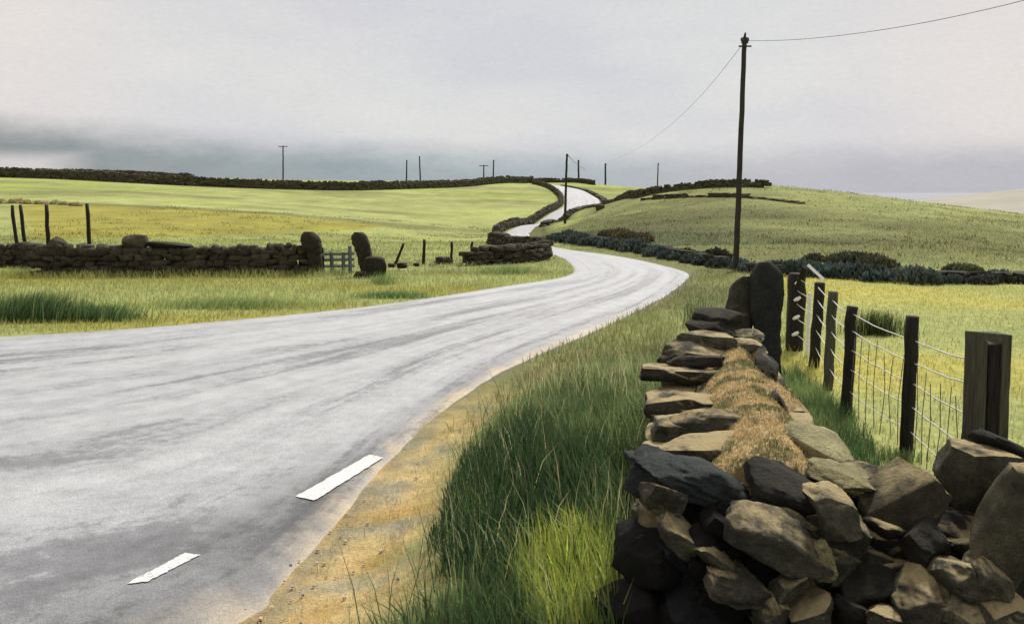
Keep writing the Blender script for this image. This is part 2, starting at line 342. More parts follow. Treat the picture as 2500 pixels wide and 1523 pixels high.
bump(t, p, math_(t, 'ADD', math_(t, 'MULTIPLY', gr, .7), math_(t, 'MULTIPLY', ag.outputs[0], .6)), .5, .012)
M_PAINT, t, p = new_mat('worn_road_paint'); v = N(t, 'ShaderNodeTexCoord').outputs['Object']
c = rmp(t, noise(t, v, 40, 6, .75), [(.34, (.20, .20, .20)), (.46, (.50, .50, .49)), (.56, (.61, .61, .595)), (.7, (.66, .66, .645))]); t.links.new(c, p.inputs['Base Color']); p.inputs['Roughness'].default_value = .7
M_ADDED_SEA, t, p = new_mat('added_sea_water'); p.inputs['Base Color'].default_value = (.20, .23, .25, 1); p.inputs['Roughness'].default_value = .12
v = N(t, 'ShaderNodeTexCoord').outputs['Object']; bump(t, p, noise(t, v, .05, 4, .6), .12, 1.)
M_HILL, t, p = new_mat('pale_moor'); v = N(t, 'ShaderNodeTexCoord').outputs['Object']
t.links.new(rmp(t, noise(t, v, .012, 7, .65), [(.35, (.22, .21, .175)), (.65, (.30, .285, .225))]), p.inputs['Base Color']); p.inputs['Roughness'].default_value = .95
M_TURF, t, p = new_mat('dry_turf'); v = N(t, 'ShaderNodeTexCoord').outputs['Object']; g = noise(t, v, 9, 8, .72); g2 = noise(t, v, 40, 5, .7)
c = rmp(t, g, [(.32, (.11, .095, .045)), (.47, (.32, .22, .09)), (.66, (.55, .43, .22))]); c = mix(t, 1., c, rmp(t, g2, [(.3, .6), (.7, 1.25)]), 'MULTIPLY')
t.links.new(c, p.inputs['Base Color']); p.inputs['Roughness'].default_value = .95; bump(t, p, math_(t, 'ADD', g, g2), .9, .03)

# ------------------------------------------------------------------ ground
def axis(lim_lo, lim_hi, d0, k):
    a = [0.]
    while a[-1] < lim_hi: a.append(a[-1] + max(d0, k * a[-1]))
    b = [0.]
    while b[-1] > -lim_lo: b.append(b[-1] - max(d0, k * -b[-1]))
    return np.array(b[:0:-1] + a)
xs, ys = axis(620, 620, .14, .02), axis(160, 640, .14, .016)
GX, GY = np.meshgrid(xs, ys); gx, gy = GX.ravel(), GY.ravel()
gz = ter(gx, gy); onroad = inpoly(gx, gy, ROAD); near = gy < 60
dr = np.full(len(gx), 99.); sel = (np.abs(gx) < 60) & (gy > -10) & (gy < 230); dr[sel] = dline(gx[sel], gy[sel], np.vstack([RE, LE[::-1], RE[:1]]))
gz = gz - np.where(onroad, np.clip(dr - .10, 0, .5) * .18, 0)
def lin(r, g, b): return np.array([((q / 255 + .055) / 1.055) ** 2.4 if q > 10 else q / 3295 for q in (r, g, b)])
def worldpoly(pts): return [H(*q)[:2] for q in pts]
def lerp(a, b, k): return a + (b - a) * k[:, None]
ALB = .80                                                  # display colour of the sunlit thing -> base colour
c_light, c_gold, c_olive, c_lime, c_tan, c_dk, c_yel = [q * ALB for q in (lin(176, 184, 122), lin(166, 160, 80), lin(136, 140, 94), lin(162, 176, 92), lin(224, 196, 146), lin(72, 98, 52), lin(194, 189, 108))]
def ground_col(x, y):
    nn = n2d(x, y, .06, 4, 3.); nm = n2d(x * .35, y, .22, 4, 9.); nf = n2d(x, y, 1.6, 3, 5.)
    c = lerp(np.broadcast_to(c_light, (len(x), 3)), np.broadcast_to(c_lime, (len(x), 3)), sstep(.35, .65, nn) * .6)
    c = lerp(c, np.broadcast_to(c_olive, c.shape), sstep(.45, .70, nm) * .75 * sstep(20, 40, y))
    def soft(poly, wd):
        d = dline(x, y, [tuple(q) for q in poly] + [tuple(poly[0])]); s = np.where(inpoly(x, y, poly), d, -d); return sstep(-wd, wd, s + (nf - .5) * wd)
    c = lerp(c, np.broadcast_to(c_gold, c.shape), soft(GOLD, .5) * .9)
    c = lerp(c, np.broadcast_to(c_olive * .8, c.shape), sstep(3.5, .5, dline(x, y, EDGE)) * .75)  # olive line paints the shading along the field-edge ridge
    hill = soft(HILL, 1.5); c = lerp(c, lerp(np.broadcast_to(c_olive * .72, c.shape), np.broadcast_to(c_light * .80, c.shape), sstep(.38, .66, n2d(x, y, .12, 4, 21.)) * .6 + .4 * sstep(15, 32, x)), hill)
    hb = sstep(17, 1, dline(x, y, HEDGE) + (nf - .5) * 3 + (nm - .5) * 10); c = lerp(c, np.broadcast_to(c_olive * (.40, .45, .55), c.shape), hb * .9 * (hill > .3))  # blue-grey shading of the lower slope put into the ground colour
    far_ = (y > 24)[:, None]; c = np.where(far_, c * (.64 + .50 * n2d(x, y, .55, 4, 60.))[:, None] * (.86 + .28 * n2d(x * .4, y, .16, 3, 66.))[:, None], c)
    rf = (x > np.interp(y, [2, 12, 20, 27.5], [2.6, 3.4, 5.2, 7.6])) & (y < 27.5) & (y > 2)
    yel = lerp(np.broadcast_to(c_light * 1.0, c.shape), np.broadcast_to(c_yel, c.shape), sstep(.35, .6, n2d(x * .3, y, .35, 3, 4.)) * sstep(8, 13, y))
    c = np.where(rf[:, None], yel, c)
    dR = dline(x, y, RE); right = (x > np.interp(y, [-5, 2, 5, 10, 18, 27, 28, 40, 75, 100, 130, 150, 170, 190], [-8, -3.3, -1.6, -.4, 2, 5.4, 5.2, 1.7, 1., 5.5, 11, 13.2, 13, 9.5]) - .6)
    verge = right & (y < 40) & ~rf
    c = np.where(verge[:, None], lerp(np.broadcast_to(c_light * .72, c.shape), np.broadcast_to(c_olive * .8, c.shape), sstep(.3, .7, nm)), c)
    tn = sstep(1.0, .25, dR + (nf - .5) * .7) * sstep(13, 7, y); c = lerp(c, lerp(lerp(np.broadcast_to(c_tan, c.shape), np.broadcast_to(c_tan * (.78, .68, .52), c.shape), sstep(.45, .68, n2d(x, y, 2.4, 4, 40.))), np.broadcast_to(np.array((.30, .30, .27)), c.shape), sstep(.55, .7, n2d(x, y, 3.1, 4, 50.)) * .8), tn * verge * .97)
    fv = sstep(2.6, .8, dR) * (y > 48) * (y < 195) * right; c = lerp(c, np.broadcast_to(c_olive * .42, c.shape), fv * .85)
    gv = sstep(.22, .0, dR + (nf - .5) * .3) * (y < 60); c = lerp(c, np.broadcast_to(np.array((.22, .21, .17)), c.shape), gv * .7)
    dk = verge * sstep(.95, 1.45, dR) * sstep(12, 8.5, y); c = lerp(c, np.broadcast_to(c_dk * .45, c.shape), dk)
    lv = (y > 12) & (y < 27) & (x < 2) & ~right
    c = np.where(lv[:, None], lerp(np.broadcast_to(c_light, c.shape), np.broadcast_to(c_gold, c.shape), sstep(.35, .65, n2d(x * .3, y, .5, 3, 2.)) * .7), c)
    return c
GOLD = worldpoly(((40, 502), (200, 500), (480, 510), (760, 532), (960, 553), (700, 568), (420, 580), (80, 585)))
EDGE = [tuple(H(*q)[:2]) for q in ((-100, 492), (0, 493), (200, 498), (440, 508), (700, 524), (1000, 553), (1150, 562))]
HEDGE = [tuple(H(*q)[:2]) for q in ((1340, 585), (1480, 602), (1620, 626), (1790, 656), (2000, 676), (2500, 694))]
HILL = worldpoly(((1300, 588), (1400, 548), (1470, 500), (1600, 478), (1820, 458), (2100, 482), (2500, 532))) + [(70, 72), (60, 25), tuple(H(2500, 692)[:2]), tuple(H(2100, 678)[:2]), tuple(H(1790, 652)[:2]), tuple(H(1550, 620)[:2])]
me = bpy.data.meshes.new('ground'); nx, ny = len(xs), len(ys)
idx = np.arange(nx * ny).reshape(ny, nx); q = np.stack([idx[:-1, :-1], idx[:-1, 1:], idx[1:, 1:], idx[1:, :-1]], -1).reshape(-1, 4)
me.vertices.add(nx * ny); me.vertices.foreach_set('co', np.stack([gx, gy, gz], 1).astype(np.float32).ravel())
me.loops.add(q.size); me.loops.foreach_set('vertex_index', q.ravel().astype(np.int32)); me.polygons.add(len(q))
me.polygons.foreach_set('loop_start', (np.arange(len(q)) * 4).astype(np.int32)); me.polygons.foreach_set('loop_total', np.full(len(q), 4, np.int32)); me.update(calc_edges=True)
me.polygons.foreach_set('use_smooth', np.ones(len(q), bool))
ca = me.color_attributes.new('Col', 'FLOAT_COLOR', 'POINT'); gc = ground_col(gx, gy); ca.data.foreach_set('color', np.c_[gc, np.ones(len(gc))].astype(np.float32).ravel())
me.materials.append(M_GROUND); o = bpy.data.objects.new('ground', me); C.objects.link(o); tag(o, 'rolling green and yellow pasture rising to a ridge', 'ground', kind='structure')

# added water sheet mirrors the grey sky in place of haze, pale far hill
bm = bmesh.new(); bmesh.ops.create_circle(bm, cap_ends=True, segments=96, radius=40000); me = bpy.data.meshes.new('added_sea'); bm.to_mesh(me); bm.free(); me.materials.append(M_ADDED_SEA)
o = bpy.data.objects.new('added_sea', me); o.location = (0, 0, -14); C.objects.link(o); tag(o, 'added flat water sheet mirroring grey sky beyond right hand hill', 'added_sea', kind='structure')
mb = MB(); hx, hy = np.meshgrid(np.linspace(330, 1500, 90), np.linspace(620, 1300, 60))
hz = -16 + 44 * np.exp(-((hx - 760) / 260) ** 2 - ((hy - 950) / 190) ** 2) + 5 * (n2d(hx, hy, .008, 4) - .5) + 30 * np.exp(-((hx - 1150) / 300) ** 2 - ((hy - 1000) / 220) ** 2)
i2 = np.arange(hx.size).reshape(hx.shape)
mb.add(np.stack([hx.ravel(), hy.ravel(), hz.ravel()], 1), np.stack([i2[:-1, :-1], i2[:-1, 1:], i2[1:, 1:], i2[1:, :-1]], -1).reshape(-1, 4).tolist())
tag(mb.build('hill', M_HILL), 'pale beige far hill at the right edge', 'hill', kind='structure')

# ------------------------------------------------------------------ road
NR, NC = 700, 26
def road_pts(e):                                           # resample with the vertex budget shared by the marked corners
    return e
kr = np.linspace(0, 1, len(RE)); kl = np.linspace(0, 1, len(LE))
# pair the edges by their control points (smoothed lists have the same subdivision, so pair by fraction of corner index)
tt = np.linspace(0, 1, NR)
def ev(E, k): return np.stack([np.interp(tt, k, E[:, 0]), np.interp(tt, k, E[:, 1])], 1)
r_, l_ = ev(RE, kr), ev(LE, kl)
along = np.r_[0, np.cumsum(np.linalg.norm(np.diff((r_ + l_) / 2, axis=0), axis=1))]
s = np.r_[0, .018, np.linspace(.05, .95, NC - 4), .982, 1]; pts = r_[:, None] * (1 - s[None, :, None]) + l_[:, None] * s[None, :, None]
jit = (n2d(along * 1., along * 0, 1.7, 3, 2.) - .5) * .18
pts[:, 0] += jit[:, None] * np.array([1, .3]); px_, py_ = pts[..., 0].ravel(), pts[..., 1].ravel()
dd = np.hypot(px_, py_); camber = np.tile(.05 * (1 - (2 * s - 1) ** 2), NR); sink = np.tile(np.where((np.arange(NC) == 0) | (np.arange(NC) == NC - 1), .045, 0.), NR)
pz_ = ter(px_, py_) - np.where((py_ < 17) & (np.abs(px_) < 12), bank(px_, py_), 0) + .022 + np.clip(dd - 40, 0, 200) * .0009 + camber * np.clip(40 / np.maximum(dd, 1), 0, 1) * .6 - sink
i2 = np.arange(NR * NC).reshape(NR, NC); fq = np.stack([i2[:-1, :-1], i2[1:, :-1], i2[1:, 1:], i2[:-1, 1:]], -1).reshape(-1, 4)
edge = np.minimum(np.tile(s, NR), 1 - np.tile(s, NR)); wr = np.tile(np.linalg.norm(r_ - l_, axis=1)[:, None], (1, NC)).ravel()
em = np.tile(s, NR) * wr                                    # metres from the right edge
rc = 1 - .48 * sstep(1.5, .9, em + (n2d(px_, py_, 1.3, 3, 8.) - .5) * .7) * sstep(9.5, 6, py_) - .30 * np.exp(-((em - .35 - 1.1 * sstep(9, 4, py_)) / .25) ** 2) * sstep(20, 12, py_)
rc = rc * (1 + .12 * sstep(17, 26, py_))
rmb = MB(); rmb.add(np.stack([px_, py_, pz_], 1), fq[:, ::-1].tolist()); tf = (sstep(.42, .02, em + (n2d(px_, py_, 3.2, 4, 18.) - .5) * .55) * sstep(24, 12, py_))[:, None]
rmb.c = [np.repeat(np.clip(rc, .3, 1.4)[:, None], 3, 1) * (1 - tf) + tf * np.array((1.35, 1.12, .78))]
road = rmb.build('road', M_ROAD); tag(road, 'pale worn asphalt country road winding up to the ridge', 'road', kind='structure')
ra = road.data.color_attributes['Col']; al = np.empty(len(px_) * 4, np.float32); ra.data.foreach_get('color', al); al[3::4] = sstep(30, 15, py_); ra.data.foreach_set('color', al)
uvl = road.data.uv_layers.new(name='UVMap'); li = np.empty(len(road.data.loops), np.int32); road.data.loops.foreach_get('vertex_index', li)
uvl.data.foreach_set('uv', np.stack([np.tile(s, NR)[li] * 1., np.repeat(along, NC)[li]], 1).astype(np.float32).ravel())
def roadz(x, y):
    i = np.argmin((px_ - x) ** 2 + (py_ - y) ** 2); return pz_[i]
for qd, lab in ((((309, 1419), (360, 1414), (488, 1349), (452, 1344)), 'shorter white dash nearest the bottom edge'), (((722, 1207), (768, 1217), (936, 1113), (902, 1106)), 'longer white dash farther along the road edge')):
    a, b, c, d = [G(*q_, .05) for q_ in qd]; mb = MB(); m_ = 26; V = []
    for i in range(m_ + 1):
        for k in range(5):
            u, v_ = i / m_, k / 4; pnt = (a * (1 - v_) + b * v_) * (1 - u) + (d * (1 - v_) + c * v_) * u
            if k in (0, 4) or i in (0, m_): pnt = pnt + np.r_[rng.normal(0, .004, 2), 0]
            V.append(pnt)
    V = np.array(V)
    V[:, 2] = max(roadz(*q_[:2]) for q_ in V) + .006
    mb.add(V, [(i * 5 + k, (i + 1) * 5 + k, (i + 1) * 5 + k + 1, i * 5 + k + 1)[::-1] for i in range(m_) for k in range(4)])
    o = mb.build('road_marking', M_PAINT, road, shade=False); o['label'] = lab

# ------------------------------------------------------------------ dry stone walls
def field_wall(name, path, height, thick, label, group=None, m=None, ch=.22, sl=.45, tint=(.7, 1.25), k=2, cope=True, cat='stone wall', hv=.2):
    path = np.array(path); z0 = ter(path[:, 0], path[:, 1]); s_ = np.r_[0, np.cumsum(np.linalg.norm(np.diff(path, axis=0), axis=1))]; Lh = s_[-1]
    def at(u):
        x, y = np.interp(u, s_, path[:, 0]), np.interp(u, s_, path[:, 1]); x2, y2 = np.interp(u + .05, s_, path[:, 0]), np.interp(u + .05, s_, path[:, 1]); x1, y1 = np.interp(u - .05, s_, path[:, 0]), np.interp(u - .05, s_, path[:, 1])
        return x, y, math.atan2(y2 - y1, x2 - x1)
    mb = MB(); ph = rng.uniform(0, 50); hh = lambda u: height * (1 - hv + 2 * hv * float(fbm(np.array([[u * .5 + ph, 3.3, 1.1]]), 3)[0]))
    zc = -.1
    while zc < height * (1 + hv):
        c = ch * rng.uniform(.8, 1.2); u = -rng.uniform(0, sl)
        while u < Lh:
            l = sl * rng.uniform(.5, 1.5); um = u + l / 2; x, y, a = at(min(max(um, 0), Lh))
            if zc + c * .5 < hh(um) and 0 <= um <= Lh:
                g = rng.uniform(*tint); wm = rng.uniform(-.06, .06)
                rock(mb, (x + rng.normal(0, .03), y + rng.normal(0, .03), T(x, y) + zc + c / 2), (l * .60, thick / 2 * rng.uniform(.85, 1.1), c * .66), (rng.normal(0, .04), rng.normal(0, .06), a + rng.normal(0, .05)), k=k, box=.7, cuts=3, rough=.07, col=(g * (1 + wm), g, g * (1 - wm)))
            u += l
        zc += c
    if cope:
        u = 0.
        while u < Lh:
            l = sl * rng.uniform(.35, .7); x, y, a = at(u + l / 2); g = rng.uniform(*tint)
            if rng.random() < .85:
                rock(mb, (x, y, T(x, y) + hh(u + l / 2) + .02), (l * .5, thick / 2 * .9, ch * rng.uniform(.5, .95)), (0, rng.normal(.15, .25), a), k=k, box=.5, cuts=3, col=(g, g, g))
            u += l
    o = thing(name, (path[0][0], path[0][1], z0[0]), label, cat, group); mb.build('stonework', m or M_FAR, o, shade=k > 2); return o
def px_path(pts, n=40): return resample(smooth(np.array([H(*q)[:2] for q in pts]), 2), n)
FG = 'stone walls between the far fields'
field_wall('field_wall', px_path(((-60, 432), (120, 436), (300, 446), (480, 455), (700, 463), (900, 466), (1060, 460), (1180, 452), (1300, 447))), 1.15, .8, 'long dark wall running right along the left ridge to the road', FG, ch=.32, sl=.7)
field_wall('field_wall', px_path(((-60, 418), (100, 421), (230, 427), (350, 434), (470, 441))), .85, .8, 'upper of two dark walls at far left skyline', FG, ch=.3, sl=.7)
field_wall('field_wall', px_path(((1300, 448), (1330, 446), (1370, 446), (1420, 447), (1450, 452))), .8, .7, 'short dark wall crossing the ridge behind the top road bend', FG, ch=.32, sl=.7)
field_wall('field_wall', [l_[i] + np.array([-.7, 0]) for i in range(0, NR, 4) if 76 < l_[i][1] < 192], .65, .6, 'dark wall following the left side of the far climbing road', FG, ch=.25, sl=.6)
field_wall('field_wall', [r_[i] + np.array([.8, 0]) for i in range(0, NR, 4) if 80 < r_[i][1] < 188], .28, .9, 'low dark bank wall on the right side of the far road', FG, ch=.2, sl=.7, cope=False)
field_wall('field_wall', px_path(((1472, 500), (1540, 488), (1620, 471), (1700, 461), (1790, 457), (1872, 459))), .55, .6, 'dark wall over the brow of the right hill behind tall pole', FG, ch=.25, sl=.6)
field_wall('field_wall', px_path(((1575, 488), (1650, 484), (1740, 481), (1830, 483), (1900, 491), (1955, 498))), .22, .6, 'short faint wall just below the brow of right hill', FG, ch=.2, sl=.6, cope=False)
LW = 'dark stone walls left of the road'
WL = px_path(((95, 674), (300, 674), (520, 673), (700, 672), (768, 670)), 60)
wl = field_wall('stone_wall', WL, .82, .55, 'long dark tumbled stone wall ending at leaning gatepost', LW, m=M_WALLBR, ch=.16, sl=.38, k=3, hv=.2)
field_wall('stone_wall', px_path(((-260, 662), (-100, 656), (0, 652), (60, 650), (100, 656))), .62, .5, 'lower collapsed end of wall at left picture edge', LW, m=M_WALLBR, ch=.16, sl=.38, k=3, hv=.2)
field_wall('stone_wall', px_path(((1140, 648), (1200, 645), (1270, 642), (1335, 633)), 30), .55, .6, 'dark stub of wall beside the lower road bend', LW, m=M_WALLBR, ch=.14, sl=.36, k=3, hv=.22)
field_wall('stone_wall', px_path(((1200, 596), (1240, 602), (1290, 608), (1325, 612)), 30), .42, .6, 'short dark wall just above the roadside wall stub', LW, m=M_WALLBR, ch=.14, sl=.36, k=3, hv=.25)
field_wall('stone_wall', px_path(((1052, 646), (1080, 645), (1108, 644)), 12), .2, .4, 'low heap of dark stones at foot of two stakes', LW, m=M_WALLBR, ch=.12, sl=.3, k=3, cope=False)
# cap stones lying on the long wall
def lone(name, px, py, d, hw, hh, dep, label, cat, group=None, m=None, rot=(0, 0, 0), k=10, box=.5, col=(1, 1, 1), taper=0, cuts=7, rough=.1):
    ctr = P(px, py, d); s_ = pxm(d); mb = MB(); rock(mb, ctr, (hw * s_, dep, hh * s_), rot, k=k, box=box, cuts=cuts, rough=rough, col=col, taper=taper)
    return tag(mb.build(name, m or M_STONEDK, loc=tuple(float(q) for q in ctr), shade='rock'), label, cat, group)
dW = WL[20][1]
lone('boulder', 330, 592, dW, 28, 18, .25, 'grey lump of stone on the long wall beside flat slab', 'stone', m=M_FAR)
lone('stone_slab', 412, 599, dW, 56, 8, .25, 'flat dark slab lying on the long left wall', 'stone', rot=(0, .05, 0))
lone('boulder', 142, 593, dW, 22, 15, .2, 'pointed stone at left end of the long wall', 'stone', m=M_FAR, taper=-.3)
for px, py, hw, lab in ((955, 648, 9, 'leftmost of the small dark stones in grass right of the gateway'), (982, 648, 13, 'middle one of the small dark stones in grass right of the gateway'), (1016, 646, 8, 'rightmost of the small dark stones in grass right of the gateway')):
    lone('field_stone', px, py, 29, hw, hw * .55, .12, lab, 'stone', 'small stones right of the gateway', k=5)
q = H(1466, 511); lone('boulder', 1466, 508, q[1], 11, 8, .4, 'dark boulder on the verge right of the far road bend', 'stone', m=M_FAR, k=5)
def pillar(name, spine, d, label, cat, m, group=None, depth=.8, seg=18, col=(1, 1, 1)):
    """an upright stone grown along a bent spine of (px, py, half width px)"""
    sp_ = resample(smooth(np.array(spine, float), 3), 34); mb = MB(); q = np.array([P(a, b, d) for a, b, _ in sp_]); r = sp_[:, 2] * pxm(d); V = []; off = rng.uniform(0, 50, 3)
    for i in range(len(q)):
        for j in range(seg):
            a = 2 * math.pi * j / seg; cx, sy = math.cos(a), math.sin(a); e = (abs(cx) ** 3.2 + abs(sy) ** 3.2) ** (-1 / 3.2)
            V.append(q[i] + np.array((cx * e * r[i], sy * e * r[i] * depth, 0)))
    V = np.array(V); nn = fbm(V * 5 + off, 4) - .5; nn2 = fbm(V * 16 + off, 3) - .5; ctr = np.repeat(q, seg, 0); V = ctr + (V - ctr) * (1 + .55 * nn + .28 * nn2)[:, None]
    mb.add(V, [(i * seg + j, i * seg + (j + 1) % seg, (i + 1) * seg + (j + 1) % seg, (i + 1) * seg + j) for i in range(len(q) - 1) for j in range(seg)] + [tuple(range(seg))[::-1], tuple((len(q) - 1) * seg + j for j in range(seg))], col)
    return tag(mb.build(name, m, loc=tuple(float(v) for v in q[0]), shade='rock'), label, cat, group)
# gateposts + gate
GP = 'stone gateposts of the left gateway'
pillar('stone_gatepost', ((778, 680, 13), (773, 650, 14), (768, 625, 17), (762, 600, 23), (756, 578, 22), (753, 566, 10)), 27.4, 'left gatepost, dark stone with a broad round head leaning left', 'gatepost', M_WALLBR, GP, col=(.6, .6, .6))
pillar('stone_gatepost', ((898, 685, 17), (895, 650, 16), (890, 622, 18), (884, 600, 21), (878, 578, 20), (875, 567, 10)), 27.0, 'right gatepost, dark stone with a boulder at its foot', 'gatepost', M_WALLBR, GP, col=(.6, .6, .6))
lone('boulder', 916, 655, 26.7, 28, 28, .25, 'dark boulder leaning against right gatepost', 'stone', box=.4)
lone('boulder', 885, 673, 26.4, 20, 11, .2, 'small dark stone at the foot of right gatepost', 'stone', box=.4)
g0 = H(785, 668); g1 = H(868, 668); gt = thing('field_gate', g0, 'low blue grey wooden gate between two dark gateposts', 'gate')
ax = (g1 - g0)
for i, hgt in enumerate((.22, .42, .60)):
    mb = MB(); a, b = g0 + ax * .02 + (0, 0, hgt), g0 + ax * .98 + (0, 0, hgt + .02); tube(mb, [a, (a + b) / 2, b], .045, 4); mb.build('rail', M_GREYWOOD, gt, shade=False)
for u, hgt, mm in ((.04, .8, M_WOOD), (.32, .66, M_GREYWOOD), (.66, .66, M_GREYWOOD), (.86, .86, M_GREYWOOD)):
    mb = MB(); a = g0 + ax * u + (0, -.06, 0); tube(mb, [a, a + (0, 0, hgt)], .06, 4, wob=.1); mb.build('upright', mm, gt, shade=False)

# ------------------------------------------------------------------ stakes left
def stake(x0, y0, x1, y1, wpx, label, group, d=None, m=None, below=.15):
    b = H(x0, y0) if d is None else None
    d = b[1] if d is None else d; tp_ = P(x1, y1, d); bt = P(x0, y0, d)
    if T(bt[0], bt[1]) < bt[2] - .05: bt = bt + (bt - tp_) / (tp_[2] - bt[2]) * (bt[2] - T(bt[0], bt[1]))
    bt = bt - (tp_ - bt) / np.linalg.norm(tp_ - bt) * below; r = wpx * pxm(d) / 2; mb = MB()
    pts = [bt + (tp_ - bt) * u + rng.normal(0, r * .18, 3) * (0 < u < 1) for u in np.linspace(0, 1, 7)]
    tube(mb, pts, [r * 1.05, r, r, r * .98, r * .95, r * .95, r * .8], 7, wob=.1)
    return tag(mb.build('fence_post', m or M_WOOD, loc=tuple(float(q) for q in pts[0])), label, 'fence post', group)
SG = 'tall stakes behind the left wall'
stake(42, 602, 30, 501, 9, 'leftmost tall thin stake behind the left wall', SG, 33)
stake(62, 606, 49, 500, 9, 'stake leaning left close beside the leftmost stake', SG, 33)
stake(118, 592, 113, 500, 10, 'dark stake over the rounded left end of long wall', SG, 33)
stake(219, 590, 212, 497, 10, 'rightmost tall stake behind the long left wall', SG, 33)
SS = 'short stakes between gateway and road bend'
stake(962, 650, 986, 594, 7, 'short stake leaning sharply right near gatepost', SS)
stake(1034, 645, 1036, 585, 8, 'tallest upright short stake with a knob on top', SS)
stake(1103, 640, 1103, 590, 7, 'short upright stake standing in the dark stone heap', SS)
stake(1148, 638, 1154, 590, 7, 'short stake at the end of dark wall stub', SS)

# ------------------------------------------------------------------ telegraph poles and cables
def tele(x0, y0, x1, y1, d, wpx, label, arm=0, big=False):
    tp_ = P(x1, y1, d); bx = P(x0, y0, d); bt = np.array([bx[0], d, min(T(bx[0], d), bx[2]) - .3]); r = wpx * pxm(d) / 2
    o = thing('telegraph_pole', (bt[0], d, T(bx[0], d)), label, 'telegraph pole', 'telegraph poles'); mb = MB(); us = np.linspace(0, 1, 18)
    pts = [bt + (tp_ - bt) * u + np.r_[rng.normal(0, r * (.07 if big else .06), 2), 0] for u in us]; tube(mb, pts, [r * (1.12 - .3 * u) for u in us], 10); mb.build('pole', M_POLE, o)
    if arm:
        mb = MB(); h = arm * pxm(d) / 2; c = tp_ - (0, 0, r * 1.2); tube(mb, [c - (h, .01, 0), c + (h, -.01, 0)], max(r * .55, .05), 4); mb.build('crossarm', M_POLE, o, shade=False)
    else:
        for sx in ((-1, 1) if big else (1,)):
            q_ = r * (1 if big else .62); mb = MB(); a = tp_ + (sx * r * .9, -r * .4, -r * 1.2); tube(mb, [a - (0, 0, q_ * .9), a - (0, 0, q_ * .2), a + (0, 0, q_ * .1), a + (0, 0, q_ * 1.1)], [q_ * .35, q_ * .35, q_ * .7, q_ * .45], 8); mb.build('insulator', M_CABLE if big else M_POLE, o)
    if big:
        mb = MB(); tube(mb, [tp_, tp_ + (.02, 0, .14)], [r * .5, r * .3], 6); mb.build('pole_finial', M_POLE, o)
        mb = MB(); c = tp_ - (0, r * 1.0, .28); tube(mb, [c - (.2, 0, 0), c + (.2, 0, 0)], .025, 4); mb.build('crossarm', M_POLE, o, shade=False)
    return tp_
dM = H(1796, 662)[1]
top1 = tele(1796, 662, 1818, 92, dM, 13.5, 'tallest nearest telegraph pole at the hedge corner', big=True)
top2 = tele(1379, 545, 1384, 376, H(1380, 546)[1], 6, 'telegraph pole standing in front of the far road bend')
top3 = tele(1413, 446, 1412, 391, 212, 4.5, 'small pole on the skyline just right of the road pole')
top4 = tele(1478, 460, 1478, 399, 204, 4.5, 'skyline pole where the long sagging cable from tall pole ends')
tele(1604, 470, 1607, 398, 150, 3.2, 'thin lone pole in the dip left of the tall pole')
tele(1204, 446, 1205, 391, 190, 3.4, 'plain skyline pole right beside the shortest T shaped pole')
tele(1181, 446, 1181, 403, 190, 3.2, 'shortest T shaped pole on the skyline', arm=22)
tele(1027, 458, 1024, 382, 175, 3.4, 'taller one of the close pair of plain skyline poles')
tele(992, 458, 993, 391, 175, 3.4, 'shorter one of the close pair of plain skyline poles', )
tele(691, 452, 691, 356, 160, 3.4, 'lone T shaped pole above the left ridge wall', arm=22)
def cable(pts, r, label):
    pts = resample(smooth(np.array(pts), 3), 90); mb = MB(); tube(mb, pts, r, 5, cap=False); c = tuple(float(q) for q in pts[0])
    tag(mb.build('overhead_cable', M_CABLE, loc=c), label, 'cable', 'overhead cables')
def inv(d0, d1, u): return 1 / ((1 - u) / d0 + u / d1)
cable([top1 + (.1, -.1, -.12)] + [P(x, y, inv(dM, 17, (x - 1818) / 682)) for x, y in ((1860, 100), (1930, 99), (2050, 88), (2160, 73), (2280, 52), (2400, 26), (2500, 2))] + [np.array(q) for q in ((10.9, 10, 5.95), (12.4, 1, 6.3), (14.2, -10, 7.3), (16, -22, 8.6))], .007, 'cable sagging from the tall pole to the upper right corner')
cable([top1 + (-.1, -.1, -.25)] + [P(x, y, inv(dM, 204, ((1815 - x) / 337) ** .8)) for x, y in ((1780, 152), (1745, 196), (1700, 247), (1640, 305), (1580, 350), (1530, 378))] + [top4], .007, 'cable falling left from the tall pole to a skyline pole')
cable([top2, P(1398, 393, 140), top3 - (0, 0, 1.2), P(1430, 415, 235)], .035, 'short cable between the road pole and the next skyline pole')

